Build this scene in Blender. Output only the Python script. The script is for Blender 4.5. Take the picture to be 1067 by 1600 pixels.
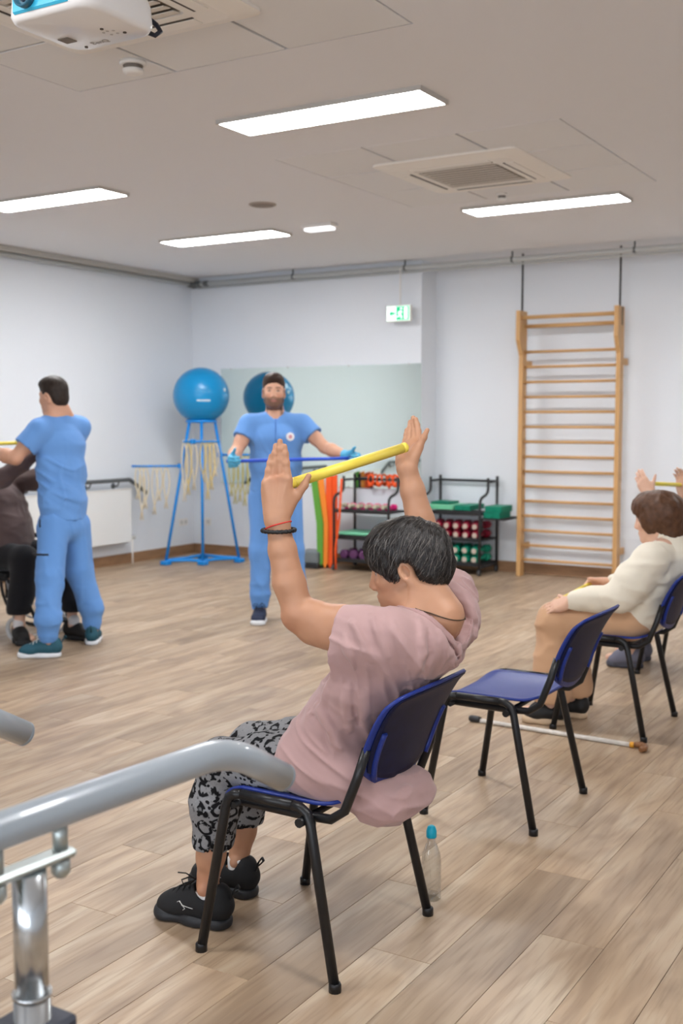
import bpy, math, random
import numpy as np
from mathutils import Vector, Matrix, Quaternion
random.seed(7); RNG = np.random.default_rng(7)
for o in list(bpy.data.objects): bpy.data.objects.remove(o)
scene = bpy.context.scene
COL = scene.collection
PI = math.pi

# ------------------------------------------------------------------ camera
CAM_H = 1.5; F_PX = 1760.0; PITCH = math.radians(4.69); YAW = math.radians(31.18)
cam_data = bpy.data.cameras.new('camera'); cam = bpy.data.objects.new('camera', cam_data); COL.objects.link(cam)
cam.location = (0, 0, CAM_H); cam.rotation_euler = (PI/2 - PITCH, 0, YAW)
cam_data.sensor_fit = 'VERTICAL'; cam_data.sensor_height = 36.0; cam_data.sensor_width = 24.0
cam_data.lens = F_PX/1600*36.0
cam_data.clip_start = 0.05; cam_data.clip_end = 100
cam_data.dof.use_dof = True; cam_data.dof.focus_distance = 3.05; cam_data.dof.aperture_fstop = 4.0
scene.camera = cam

# ------------------------------------------------------------------ world, exposure
world = bpy.data.worlds.new('world'); scene.world = world; world.use_nodes = True
world.node_tree.nodes['Background'].inputs[0].default_value = (0.75, 0.85, 1.0, 1)
world.node_tree.nodes['Background'].inputs[1].default_value = 1.2
scene.view_settings.view_transform = 'Standard'; scene.view_settings.look = 'None'
scene.view_settings.gamma = 1.0; scene.view_settings.use_curve_mapping = False
scene.view_settings.exposure = 0.0
scene.cycles.use_denoising = True
scene.cycles.max_bounces = 8; scene.cycles.diffuse_bounces = 5
LAMP = 47.0            # emission of the ceiling panels
DAY = 110.0           # watts of daylight through each added window

# room extents
XL, XR, YF, YM, YB, ZC = -8.0, 3.6, -4.0, 10.0, 10.33, 3.06
XP = -5.13            # edge of the wall part that stands forward (holds the mirror)

def add_area(name, loc, rot, sx, sy, power, color):
    L = bpy.data.lights.new(name, 'AREA'); L.shape = 'RECTANGLE'; L.size = sx; L.size_y = sy; L.energy = power; L.color = color
    o = bpy.data.objects.new(name, L); COL.objects.link(o); o.location = loc; o.rotation_euler = rot
    return o
ADDED_WINDOWS = [(-4.2, -2.2), (-1.4, 0.6), (1.2, 3.2)]
for (a, b) in ADDED_WINDOWS:   # daylight outside unseen windows, added to brighten and cool the back wall
    add_area('daylight', ((a+b)/2, YF-0.32, 1.75), (PI/2, 0, 0), b-a, 1.7, DAY, (0.86, 0.92, 1.0))

# ------------------------------------------------------------------ small helpers
def lin(c):
    c = c/255.0
    return c/12.92 if c <= 0.04045 else ((c+0.055)/1.055)**2.4
def rgb(r, g, b): return (lin(r), lin(g), lin(b), 1.0)
MATS = {}
def mat(name, color, rough=0.5, metal=0.0, spec=0.5, bump=0.0, bscale=200.0, vary=0.0, vscale=6.0, sheen=0.0, coat=0.0, stretch=(1,1,1), emit=None, trans=0.0, ior=1.45, sss=0.0):
    if name in MATS: return MATS[name]
    m = bpy.data.materials.new(name); m.use_nodes = True; nt = m.node_tree
    b = nt.nodes['Principled BSDF']
    b.inputs['Base Color'].default_value = color; b.inputs['Roughness'].default_value = rough
    b.inputs['Metallic'].default_value = metal; b.inputs['Specular IOR Level'].default_value = spec
    b.inputs['IOR'].default_value = ior; b.inputs['Transmission Weight'].default_value = trans
    b.inputs['Sheen Weight'].default_value = sheen; b.inputs['Coat Weight'].default_value = coat
    if sss: b.inputs['Subsurface Weight'].default_value = sss; b.inputs['Subsurface Radius'].default_value = (0.01, 0.004, 0.002)
    if emit: b.inputs['Emission Color'].default_value = emit[0]; b.inputs['Emission Strength'].default_value = emit[1]
    if bump or vary:
        tc = nt.nodes.new('ShaderNodeTexCoord'); mp = nt.nodes.new('ShaderNodeMapping'); nt.links.new(tc.outputs['Object'], mp.inputs[0]); mp.inputs['Scale'].default_value = stretch
    if bump:
        n = nt.nodes.new('ShaderNodeTexNoise'); n.inputs['Scale'].default_value = bscale; n.inputs['Detail'].default_value = 3
        nt.links.new(mp.outputs[0], n.inputs['Vector'])
        bm = nt.nodes.new('ShaderNodeBump'); bm.inputs['Strength'].default_value = bump; bm.inputs['Distance'].default_value = 0.002
        nt.links.new(n.outputs['Fac'], bm.inputs['Height']); nt.links.new(bm.outputs[0], b.inputs['Normal'])
    if vary:
        n = nt.nodes.new('ShaderNodeTexNoise'); n.inputs['Scale'].default_value = vscale; n.inputs['Detail'].default_value = 4
        nt.links.new(mp.outputs[0], n.inputs['Vector'])
        r = nt.nodes.new('ShaderNodeMapRange'); r.inputs[1].default_value = 0.3; r.inputs[2].default_value = 0.7; r.inputs[3].default_value = 1-vary; r.inputs[4].default_value = 1+vary
        nt.links.new(n.outputs['Fac'], r.inputs[0])
        mx = nt.nodes.new('ShaderNodeVectorMath'); mx.operation = 'SCALE'; mx.inputs[0].default_value = color[:3]
        nt.links.new(r.outputs[0], mx.inputs['Scale']); nt.links.new(mx.outputs[0], b.inputs['Base Color'])
    MATS[name] = m
    return m

def frame_of(d, up=(0, 0, 1)):
    d = Vector(d).normalized(); up = Vector(up)
    if abs(d.dot(up)) > 0.98: up = Vector((1, 0, 0))
    u = up.cross(d).normalized(); v = d.cross(u).normalized()
    return d, u, v

class MB:
    def __init__(s): s.v = []; s.f = []; s.sm = []
    def add(s, vs, fs, smooth=False):
        o = len(s.v); s.v += [tuple(p) for p in vs]; s.f += [tuple(o+i for i in f) for f in fs]; s.sm += [smooth]*len(fs); return s
    def box(s, lo, hi, bev=0.0, M=None):
        (x0, y0, z0), (x1, y1, z1) = lo, hi
        if bev <= 0:
            vs = [(x, y, z) for x in (x0, x1) for y in (y0, y1) for z in (z0, z1)]
            fs = [(0,1,3,2),(4,6,7,5),(0,4,5,1),(2,3,7,6),(0,2,6,4),(1,5,7,3)]
        else:
            b = min(bev, (x1-x0)*.49, (y1-y0)*.49, (z1-z0)*.49); c = [(x0+x1)/2, (y0+y1)/2, (z0+z1)/2]; h = [(x1-x0)/2, (y1-y0)/2, (z1-z0)/2]
            vs = []; idx = {}
            for sx in (-1, 1):
                for sy in (-1, 1):
                    for sz in (-1, 1):
                        for ax in range(3):
                            p = [sx*(h[0]-b), sy*(h[1]-b), sz*(h[2]-b)]; p[ax] = (sx, sy, sz)[ax]*h[ax]
                            idx[(sx, sy, sz, ax)] = len(vs); vs.append(tuple(c[i]+p[i] for i in range(3)))
            fs = []
            for ax in range(3):
                a1, a2 = [i for i in range(3) if i != ax]
                for sg in (-1, 1):
                    q = []
                    for (s1, s2) in ((-1,-1),(1,-1),(1,1),(-1,1)):
                        k = [0]*3; k[ax] = sg; k[a1] = s1; k[a2] = s2; q.append(idx[(k[0],k[1],k[2],ax)])
                    flip = (sg < 0) ^ (ax == 1)
                    fs.append(tuple(q[::-1]) if flip else tuple(q))
                for s1 in (-1, 1):
                    for s2 in (-1, 1):
                        q = []
                        for t, axx in ((-1,a1),(1,a1),(1,a2),(-1,a2)):
                            k = [0]*3; k[ax] = t; k[a1] = s1; k[a2] = s2; q.append(idx[(k[0],k[1],k[2],axx)])
                        fs.append(tuple(q))
            for sx in (-1, 1):
                for sy in (-1, 1):
                    for sz in (-1, 1): fs.append(tuple(idx[(sx,sy,sz,a)] for a in range(3)))
        if M is not None: vs = [tuple(M @ Vector(p)) for p in vs]
        return s.add(vs, fs)
    def tube(s, pts, r, n=10, closed=False, cap=True, up=(0,0,1), flat=1.0):
        pts = [Vector(p) for p in pts]; N = len(pts)
        rs = r if isinstance(r, (list, tuple)) else [r]*N
        vs = []; u = None
        for i, p in enumerate(pts):
            if closed: d = (pts[(i+1) % N]-pts[i-1])
            else: d = pts[min(i+1, N-1)]-pts[max(i-1, 0)]
            d.normalize()
            if u is None:
                _, u, v = frame_of(d, up)
            else:
                u = (u - d*u.dot(d)).normalized()
            v = d.cross(u)
            for k in range(n):
                a = 2*PI*k/n; vs.append(p + u*math.cos(a)*rs[i] + v*math.sin(a)*rs[i]*flat)
        fs = []
        for i in range(N if closed else N-1):
            j = (i+1) % N
            for k in range(n):
                fs.append((i*n+k, i*n+(k+1) % n, j*n+(k+1) % n, j*n+k))
        s.add(vs, fs, True)
        if cap and not closed:
            o = len(s.v)-len(vs)
            s.f.append(tuple(o+k for k in range(n))[::-1]); s.f.append(tuple(o+(N-1)*n+k for k in range(n))); s.sm += [False, False]
        return s
    def cyl(s, a, b, r, n=16, r2=None): return s.tube([a, b], [r, r if r2 is None else r2], n)
    def lathe(s, prof, c=(0,0,0), axis=(0,0,1), n=24):
        d, u, v = frame_of(axis); c = Vector(c); vs = []; fs = []
        for (r, h) in prof:
            for k in range(n):
                a = 2*PI*k/n; vs.append(c + d*h + u*math.cos(a)*r + v*math.sin(a)*r)
        for i in range(len(prof)-1):
            for k in range(n): fs.append((i*n+k, i*n+(k+1) % n, (i+1)*n+(k+1) % n, (i+1)*n+k))
        s.add(vs, fs, True); o = len(s.v)-len(vs)
        s.f.append(tuple(o+k for k in range(n))[::-1]); s.f.append(tuple(o+(len(prof)-1)*n+k for k in range(n))); s.sm += [False, False]
        return s
    def sphere(s, c, r, n=24, m=14, sq=(1,1,1)):
        vs = [(c[0], c[1], c[2]+r*sq[2])]; fs = []
        for i in range(1, m):
            t = PI*i/m
            for k in range(n): vs.append((c[0]+r*sq[0]*math.sin(t)*math.cos(2*PI*k/n), c[1]+r*sq[1]*math.sin(t)*math.sin(2*PI*k/n), c[2]+r*sq[2]*math.cos(t)))
        vs.append((c[0], c[1], c[2]-r*sq[2])); L = len(vs)-1
        for k in range(n): fs.append((0, 1+k, 1+(k+1) % n)); fs.append((L, L-n+(k+1) % n, L-n+k))
        for i in range(m-2):
            for k in range(n): fs.append((1+i*n+k, 1+(i+1)*n+k, 1+(i+1)*n+(k+1) % n, 1+i*n+(k+1) % n))
        return s.add(vs, fs, True)
    def prism(s, poly, d, thick):   # polygon in 3-D extruded along vector d*thick
        n = len(poly); d = Vector(d)*thick
        vs = [Vector(p) for p in poly]+[Vector(p)+d for p in poly]
        fs = [tuple(range(n))[::-1], tuple(range(n, 2*n))]+[(i, (i+1) % n, n+(i+1) % n, n+i) for i in range(n)]
        return s.add(vs, fs)
    def mesh(s, name, m, fixn=True):
        me = bpy.data.meshes.new(name); me.from_pydata(s.v, [], s.f); me.update()
        me.polygons.foreach_set('use_smooth', s.sm)
        if m is not None: me.materials.append(m)
        return me
    def build(s, name, m, parent=None, loc=None):
        me = s.mesh(name, m)
        o = bpy.data.objects.new(name, me); COL.objects.link(o)
        if parent: o.parent = parent
        if loc: o.location = loc
        import bmesh
        bm = bmesh.new(); bm.from_mesh(me); bmesh.ops.recalc_face_normals(bm, faces=bm.faces); bm.to_mesh(me); bm.free()
        return o
def tag(o, label=None, cat=None, group=None, kind=None):
    if label: o['label'] = label
    if cat: o['category'] = cat
    if group: o['group'] = group
    if kind: o['kind'] = kind
    return o
def thing(name, label, cat, loc=(0,0,0), rz=0, group=None):
    o = bpy.data.objects.new(name, None); COL.objects.link(o); o.location = loc; o.rotation_euler = (0, 0, rz); o.empty_display_size = 0.05
    return tag(o, label, cat, group)
def dup(root, loc, rz=None, label=None):
    r = root.copy(); COL.objects.link(r); r.location = loc
    if rz is not None: r.rotation_euler = (0, 0, rz)
    if label: r['label'] = label
    for ch in list(root.children):
        c = ch.copy(); COL.objects.link(c); c.parent = r
        for g in ch.children:
            d = g.copy(); COL.objects.link(d); d.parent = c
    return r
def struct(o): o['kind'] = 'structure'; return o

# ------------------------------------------------------------------ materials of the setting
def wall_paint(name, c):
    return mat(name, c, rough=0.75, spec=0.25, bump=0.12, bscale=90)
M_WALL = wall_paint('wall_paint', rgb(226, 231, 237))
M_CEIL = wall_paint('ceiling_paint', rgb(230, 231, 234))
M_PANEL = wall_paint('ceiling_panel_paint', rgb(229, 230, 231))
M_DARK = mat('dark_gap', rgb(60, 55, 50), 0.9)

def floor_material(name):
    m = bpy.data.materials.new(name); m.use_nodes = True; nt = m.node_tree; N = nt.nodes.new; L = nt.links.new
    b = nt.nodes['Principled BSDF']
    tc = N('ShaderNodeTexCoord'); oi = N('ShaderNodeObjectInfo'); geo = N('ShaderNodeNewGeometry')
    a1 = N('ShaderNodeMath'); a1.operation = 'MULTIPLY_ADD'; a1.inputs[1].default_value = 7.3; L(oi.outputs['Random'], a1.inputs[0])
    a2 = N('ShaderNodeMath'); a2.operation = 'MULTIPLY'; a2.inputs[1].default_value = 5.7; L(geo.outputs['Random Per Island'], a2.inputs[0]); L(a2.outputs[0], a1.inputs[2])
    fr = N('ShaderNodeMath'); fr.operation = 'FRACT'; L(a1.outputs[0], fr.inputs[0])
    sc = N('ShaderNodeMath'); sc.operation = 'MULTIPLY'; sc.inputs[1].default_value = 41.0; L(fr.outputs[0], sc.inputs[0])
    off = N('ShaderNodeCombineXYZ'); L(sc.outputs[0], off.inputs[0]); L(sc.outputs[0], off.inputs[2])
    ad = N('ShaderNodeVectorMath'); L(tc.outputs['Object'], ad.inputs[0]); L(off.outputs[0], ad.inputs[1])
    mp = N('ShaderNodeMapping'); mp.inputs['Scale'].default_value = (1, 0.16, 1); L(ad.outputs[0], mp.inputs[0])
    # broad cathedral figure
    n1 = N('ShaderNodeTexNoise'); n1.inputs['Scale'].default_value = 7.0; n1.inputs['Detail'].default_value = 3; n1.inputs['Distortion'].default_value = 1.2; L(mp.outputs[0], n1.inputs['Vector'])
    # fine grain
    mp2 = N('ShaderNodeMapping'); mp2.inputs['Scale'].default_value = (1, 0.05, 1); L(ad.outputs[0], mp2.inputs[0])
    n2 = N('ShaderNodeTexNoise'); n2.inputs['Scale'].default_value = 95.0; n2.inputs['Detail'].default_value = 4; L(mp2.outputs[0], n2.inputs['Vector'])
    # rings
    n3 = N('ShaderNodeTexNoise'); n3.inputs['Scale'].default_value = 4.0; n3.inputs['Detail'].default_value = 2; L(mp.outputs[0], n3.inputs['Vector'])
    wv = N('ShaderNodeMath'); wv.operation = 'MULTIPLY'; wv.inputs[1].default_value = 55.0; L(n3.outputs['Fac'], wv.inputs[0])
    sn = N('ShaderNodeMath'); sn.operation = 'SINE'; L(wv.outputs[0], sn.inputs[0])
    ramp = N('ShaderNodeValToRGB'); L(n1.outputs['Fac'], ramp.inputs[0])
    e = ramp.color_ramp.elements; e[0].position = 0.28; e[0].color = rgb(160, 136, 112); e[1].position = 0.72; e[1].color = rgb(206, 186, 160)
    k = e.new(0.5); k.color = rgb(188, 162, 133)
    def mixc(fac_node, c, strength, src):
        mr = N('ShaderNodeMapRange'); mr.inputs[1].default_value = strength[0]; mr.inputs[2].default_value = strength[1]; mr.inputs[3].default_value = 0; mr.inputs[4].default_value = strength[2]
        L(fac_node, mr.inputs[0]); mx = N('ShaderNodeMix'); mx.data_type = 'RGBA'; L(mr.outputs[0], mx.inputs[0]); L(src, mx.inputs[6]); mx.inputs[7].default_value = c; return mx.outputs[2]
    c = mixc(n2.outputs['Fac'], rgb(124, 97, 75), (0.5, 0.75, 0.42), ramp.outputs[0])
    c = mixc(sn.outputs[0], rgb(136, 108, 84), (0.1, 1.0, 0.25), c)
    # plank to plank tone
    tone = N('ShaderNodeMapRange'); tone.inputs[3].default_value = 0.70; tone.inputs[4].default_value = 0.90; L(fr.outputs[0], tone.inputs[0])
    vm = N('ShaderNodeVectorMath'); vm.operation = 'SCALE'; L(c, vm.inputs[0]); L(tone.outputs[0], vm.inputs['Scale'])
    L(vm.outputs[0], b.inputs['Base Color'])
    rr = N('ShaderNodeMapRange'); rr.inputs[3].default_value = 0.34; rr.inputs[4].default_value = 0.5; L(n2.outputs['Fac'], rr.inputs[0]); L(rr.outputs[0], b.inputs['Roughness'])
    b.inputs['Specular IOR Level'].default_value = 0.45
    bp = N('ShaderNodeBump'); bp.inputs['Strength'].default_value = 0.08; bp.inputs['Distance'].default_value = 0.001; L(n2.outputs['Fac'], bp.inputs['Height']); L(bp.outputs[0], b.inputs['Normal'])
    return m
M_FLOOR = floor_material('oak_vinyl')

# ------------------------------------------------------------------ floor with planks
floor = struct(MB().box((XL-.1, YF-.1, -0.12), (XR+.1, YB+.1, -0.008)).build('floor', mat('floor_base', rgb(90, 68, 50), 0.8)))
tag(floor, 'oak-look plank floor running through the whole exercise room')
PWID, PLEN = 0.19, 1.22
def project(p):
    q = Vector(p)-Vector((0, 0, CAM_H)); cy, sy = math.cos(YAW), math.sin(YAW); cp, sp = math.cos(PITCH), math.sin(PITCH)
    fw = Vector((-sy*cp, cy*cp, -sp)); r = Vector((cy, sy, 0)); u = r.cross(fw); d = q.dot(fw)
    if d < 0.05: return None
    return (533.5+F_PX*q.dot(r)/d, 800-F_PX*q.dot(u)/d, d)
cand = []; rest = MB()
nx = int((XR-XL)/PWID)+2
x0 = -1.912 - PWID*math.ceil((-1.912-XL)/PWID)
for i in range(nx):
    xa = x0+i*PWID; off = ((i*7) % 11)/11*PLEN + (2.362 if True else 0)
    ya = off - PLEN*math.ceil((off-YF)/PLEN)
    while ya < YB:
        yb = ya+PLEN
        ca, cb, cc, cd = max(xa, XL), min(xa+PWID, XR), max(ya, YF), min(yb, YB)
        if cb-ca > 0.01 and cd-cc > 0.01:
            full = (cb-ca > PWID-1e-4 and cd-cc > PLEN-1e-4)
            best = 0
            for t in (0.05, 0.5, 0.95):
                q = project(((ca+cb)/2, cc+(cd-cc)*t, 0))
                if q and -30 < q[0] < 1097 and -30 < q[1] < 1630: best = max(best, 1/q[2])
            cand.append((best if full else 0, ca, cb, cc, cd))
        ya = yb
cand.sort(reverse=True)
G = 0.0006
plank_me = MB().box((-PWID/2+G, -PLEN/2+G, -0.008), (PWID/2-G, PLEN/2-G, 0.0), 0.0009).mesh('plank', M_FLOOR)
for n, (s_, ca, cb, cc, cd) in enumerate(cand):
    if n < 300 and s_ > 0:
        o = bpy.data.objects.new('plank', plank_me); COL.objects.link(o); o.parent = floor; o.location = ((ca+cb)/2, (cc+cd)/2, 0)
    else:
        rest.box((ca+G, cc+G, -0.008), (cb-G, cd-G, 0.0), 0.0009)
tag(rest.build('plank_field', M_FLOOR, floor), kind='stuff')

# ------------------------------------------------------------------ walls
T = 0.12
struct(tag(MB().box((XL-T, YF-T, 0), (XL, YB+T, ZC+.1)).build('wall_left', M_WALL), 'long white wall on the left behind the radiator'))
struct(tag(MB().box((XL, YM, 0), (XP, YB+T, ZC+.1)).box((XP, YB, 0), (XR+T, YB+T, ZC+.1)).build('wall_back', M_WALL), 'white back wall with a forward part that carries the mirror'))
wr = MB(); xs = [XL]+[v for w in ADDED_WINDOWS for v in w]+[XR]
for i in range(0, len(xs), 2): wr.box((xs[i], YF-T, 0), (xs[i+1], YF, ZC+.1))
for (a, b) in ADDED_WINDOWS: wr.box((a, YF-T, 0), (b, YF, 0.9)); wr.box((a, YF-T, 2.6), (b, YF, ZC+.1))
struct(tag(wr.build('wall_front', M_WALL), 'white wall behind the viewer with three added unseen windows'))
struct(tag(MB().box((XR, YF-T, 0), (XR+T, YB+T, ZC+.1)).build('wall_right', M_WALL), 'white wall on the right side, out of view'))
M_WFR = mat('window_frame_white', rgb(235, 236, 238), 0.4)
def glass_pane_mat():
    m = bpy.data.materials.new('window_glass'); m.use_nodes = True; nt = m.node_tree; nt.nodes.clear()
    o = nt.nodes.new('ShaderNodeOutputMaterial'); t = nt.nodes.new('ShaderNodeBsdfTransparent'); g = nt.nodes.new('ShaderNodeBsdfGlossy'); mx = nt.nodes.new('ShaderNodeMixShader')
    g.inputs['Roughness'].default_value = 0.02; mx.inputs[0].default_value = 0.06
    nt.links.new(t.outputs[0], mx.inputs[1]); nt.links.new(g.outputs[0], mx.inputs[2]); nt.links.new(mx.outputs[0], o.inputs[0]); return m
M_GLASS = glass_pane_mat()
for i, (a, b) in enumerate(ADDED_WINDOWS):
    w = bpy.data.objects.new('window_%d' % (i+1), None); COL.objects.link(w); w.location = ((a+b)/2, YF-T/2, 0.9); w.rotation_euler = (0, 0, PI/2); struct(w); w['label'] = 'unseen white framed window %s, added behind the viewer' % ('on the left', 'in the middle', 'on the right')[i]
    h = (b-a)/2
    fr = MB().box((-.03,-h,0),(.03,-h+.05,1.7)).box((-.03,h-.05,0),(.03,h,1.7)).box((-.03,-h+.05,0),(.03,h-.05,.05)).box((-.03,-h+.05,1.65),(.03,h-.05,1.7)).box((-.03,-.03,.05),(.03,.03,1.65))
    fr.build('window_frame', M_WFR, w)
    for s in (-1, 1):
        y0, y1 = sorted((s*.03, s*(h-.05))); MB().box((-.004, y0, .05), (.004, y1, 1.65)).build('pane', M_GLASS, w)

# baseboards of wood-look pieces
M_BASE = mat('baseboard_wood', rgb(146, 112, 82), 0.5, vary=0.22, vscale=3.0, stretch=(1.5, 1.5, 6), bump=0.05)
def baseboard(name, label, a, b, n, nrm):
    root = bpy.data.objects.new(name, None); COL.objects.link(root); struct(root); root['label'] = label
    a = Vector(a); b = Vector(b); nrm = Vector(nrm); root.location = a; L = (b-a).length; d = (b-a).normalized()
    seg = L/n
    for i in range(n):
        p = d*(seg*i+.001); q = d*(seg*(i+1)-.001)
        MB().prism([p, q, q+nrm*.014, p+nrm*.014], (0, 0, 1), 0.105).build('board', M_BASE, root)
baseboard('baseboard_left', 'wood baseboard along the long left wall', (XL, YF, 0), (XL, YM, 0), 10, (1, 0, 0))
baseboard('baseboard_back_mirror', 'wood baseboard under the mirror', (XL+.016, YM, 0), (XP, YM, 0), 4, (0, -1, 0))
baseboard('baseboard_back', 'wood baseboard behind the wall bars', (XP, YB, 0), (XR, YB, 0), 9, (0, -1, 0))

# ------------------------------------------------------------------ ceiling with two fields of loose panels
R1 = (-3.935, 2.28, -2.135, 4.08); R2 = (-3.935, 5.725, -2.135, 7.525)
ce = MB()
for (y0, y1, hole) in ((YF, R1[1], 0), (R1[1], R1[3], 1), (R1[3], R2[1], 0), (R2[1], R2[3], 1), (R2[3], YB+.05, 0)):
    if hole: ce.box((XL, y0, ZC), (R1[0], y1, ZC+.1)); ce.box((R1[2], y0, ZC), (XR, y1, ZC+.1))
    else: ce.box((XL, y0, ZC), (XR, y1, ZC+.1))
for R in (R1, R2): ce.box((R[0], R[1], ZC+.05), (R[2], R[3], ZC+.1))
ceiling = struct(tag(ce.build('ceiling', M_CEIL), 'white plaster ceiling with two fields of loose panels'))
g = 0.008
pan_me = MB().box((-.3+g, -.3+g, 0), (.3-g, .3-g, .015), .002).mesh('ceiling_panel', M_PANEL)
for R in (R1, R2):
    for i in range(3):
        for j in range(3):
            o = bpy.data.objects.new('ceiling_panel', pan_me); COL.objects.link(o); o.parent = ceiling; o.location = (R[0]+.3+.6*i, R[1]+.3+.6*j, ZC-.001)
# ------------------------------------------------------------------ ceiling lights
M_WHITE = mat('white_plastic', rgb(232, 230, 226), 0.4)
M_FRAME = mat('lamp_frame', rgb(190, 186, 180), 0.5)
M_DIFF = mat('lamp_diffuser', (0.9, 0.9, 0.9, 1), 0.5, emit=((0.98, 0.985, 1.0, 1), LAMP))
def ceiling_light(x, y, label):
    t = thing('ceiling_light', label, 'ceiling light', (x, y, ZC), 0, 'long ceiling light panels')
    a, b = .6, .15; f = MB()
    for lo, hi in (((-a, -b, -.022), (a, -b+.012, 0)), ((-a, b-.012, -.022), (a, b, 0)), ((-a, -b+.012, -.022), (-a+.012, b-.012, 0)), ((a-.012, -b+.012, -.022), (a, b-.012, 0))): f.box(lo, hi)
    f.build('frame', M_FRAME, t)
    MB().box((-a+.012, -b+.012, -.02), (a-.012, b-.012, -.004)).build('diffuser', M_DIFF, t)
    return t
L0 = ceiling_light(-3.085, 4.97, 'large bright ceiling light panel nearest the projector')
dup(L0, (-3.04, 7.86, ZC), label='ceiling light panel just beyond the cassette with the long seams, above the wall bars')
dup(L0, (-5.93, 7.86, ZC), label='farthest ceiling light panel, near the corner and the emergency lamp')
dup(L0, (-5.96, 5.88, ZC), label='ceiling light panel cut by the left edge of the photo')
for k, (x, y) in enumerate([(-0.2, 7.86), (-0.3, 2.2), (-3.05, 1.5)]):
    dup(L0, (x, y, ZC), label=('ceiling light panel right of the photo, out of view', 'ceiling light panel above the viewer to the right, out of view', 'ceiling light panel above the foreground, out of view')[k])

# ------------------------------------------------------------------ air conditioning cassettes
M_ACW = mat('ac_white', rgb(238, 234, 226), 0.45); M_ACG = mat('ac_grille', rgb(222, 214, 202), 0.5); M_ACD = mat('ac_dark', rgb(70, 62, 54), 0.7)
def cassette(x, y, label):
    t = thing('air_conditioner', label, 'air conditioner', (x, y, ZC), 0, 'ceiling cassettes')
    h = .48; p = MB()
    prof = [(-h, h, 0.0), (-h, h, -.012), (-h+.09, h-.09, -.034), (-.27, .27, -.036)]
    def sq(r, z, c):
        pts = []
        for (sx, sy) in ((1,1),(-1,1),(-1,-1),(1,-1)):
            a0 = {(1,1):0,(-1,1):90,(-1,-1):180,(1,-1):270}[(sx,sy)]
            for q in range(5):
                a = math.radians(a0+22.5*q); pts.append((sx*(r-c)+c*math.cos(a), sy*(r-c)+c*math.sin(a), z))
        return pts
    rings = [sq(h, 0.0, .05), sq(h, -.012, .05), sq(h-.05, -.026, .05), sq(h-.09, -.036, .04), sq(.265, -.036, .02), sq(.265, -.02, .02)]
    vs = [q for r in rings for q in r]; n = len(rings[0]); fs = []
    for i in range(len(rings)-1):
        for k in range(n): fs.append((i*n+k, i*n+(k+1) % n, (i+1)*n+(k+1) % n, (i+1)*n+k))
    fs.append(tuple((len(rings)-1)*n+k for k in range(n)))
    p.add(vs, fs).build('panel', M_ACW, t)
    gr = MB().box((-.262, -.262, -.024), (.262, .262, -.0205)).build('grille', mat('ac_shadow', rgb(150, 140, 126), .7), t)
    for i in range(9):
        yy = -.23+i*.0575
        MB().prism([(-.25, yy-.021, -.041), (-.25, yy+.021, -.036), (-.25, yy+.021, -.033), (-.25, yy-.021, -.038)], (1, 0, 0), .5).build('slat', M_ACG, gr)
    for k in range(4):
        R = Matrix.Rotation(k*PI/2, 4, 'Z')
        lv = MB().box((-.26, -.375, -.0405), (.26, -.32, -.0365), .001, R).build('louver', M_ACW, t)
        MB().box((-.262, -.318, -.0385), (.262, -.306, -.0362), 0, R).build('outlet_gap', M_ACD, lv)
    return t
A0 = cassette(-3.035, 3.18, 'ceiling air conditioning cassette partly hidden behind the projector')
dup(A0, (-3.035, 6.625, ZC), label='square ceiling air conditioning cassette between the two front lamps')

# ------------------------------------------------------------------ small ceiling devices
def smoke(x, y, label, r=.05):
    t = thing('smoke_detector', label, 'smoke detector', (x, y, ZC), 0, None)
    MB().lathe([(r*1.05, -.001), (r*1.05, -.016), (r*.9, -.02)], n=24).build('base', M_WHITE, t)
    MB().lathe([(r*.8, -.0205), (r*.72, -.03), (r*.72, -.036)], n=20).build('chamber', mat('detector_grey', rgb(120, 112, 104), .6), t)
    MB().lathe([(r*.84, -.0365), (r*.8, -.05), (r*.45, -.058)], n=24).build('cap', M_WHITE, t)
    return t
smoke(-3.40, 3.86, 'white smoke detector next to the projector', .055)
smoke(-3.16, 7.36, 'tiny white sensor on the panels under the far cassette', .035)
sp = thing('ceiling_speaker', 'flat grey round speaker on the ceiling left of the emergency lamp', 'speaker', (-4.81, 6.84, ZC))
MB().lathe([(.10, 0), (.10, -.006), (.085, -.012)], n=28).build('rim', mat('speaker_rim', rgb(170, 160, 150), .6), sp)
MB().lathe([(.084, -.0121), (.06, -.015), (.01, -.0155)], n=28).build('mesh_cover', mat('speaker_mesh', rgb(140, 130, 122), .7), sp)
em = thing('emergency_light', 'small white rectangular emergency lamp on the ceiling', 'emergency light', (-4.90, 7.76, ZC))
MB().box((-.14, -.06, -.03), (.14, .06, 0), .006).build('housing', M_WHITE, em)
MB().box((-.125, -.05, -.052), (.125, .05, -.0302), .008).build('lens', mat('emergency_lens', rgb(240, 240, 245), .3, emit=((.95, .97, 1, 1), 1.2)), em)

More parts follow.
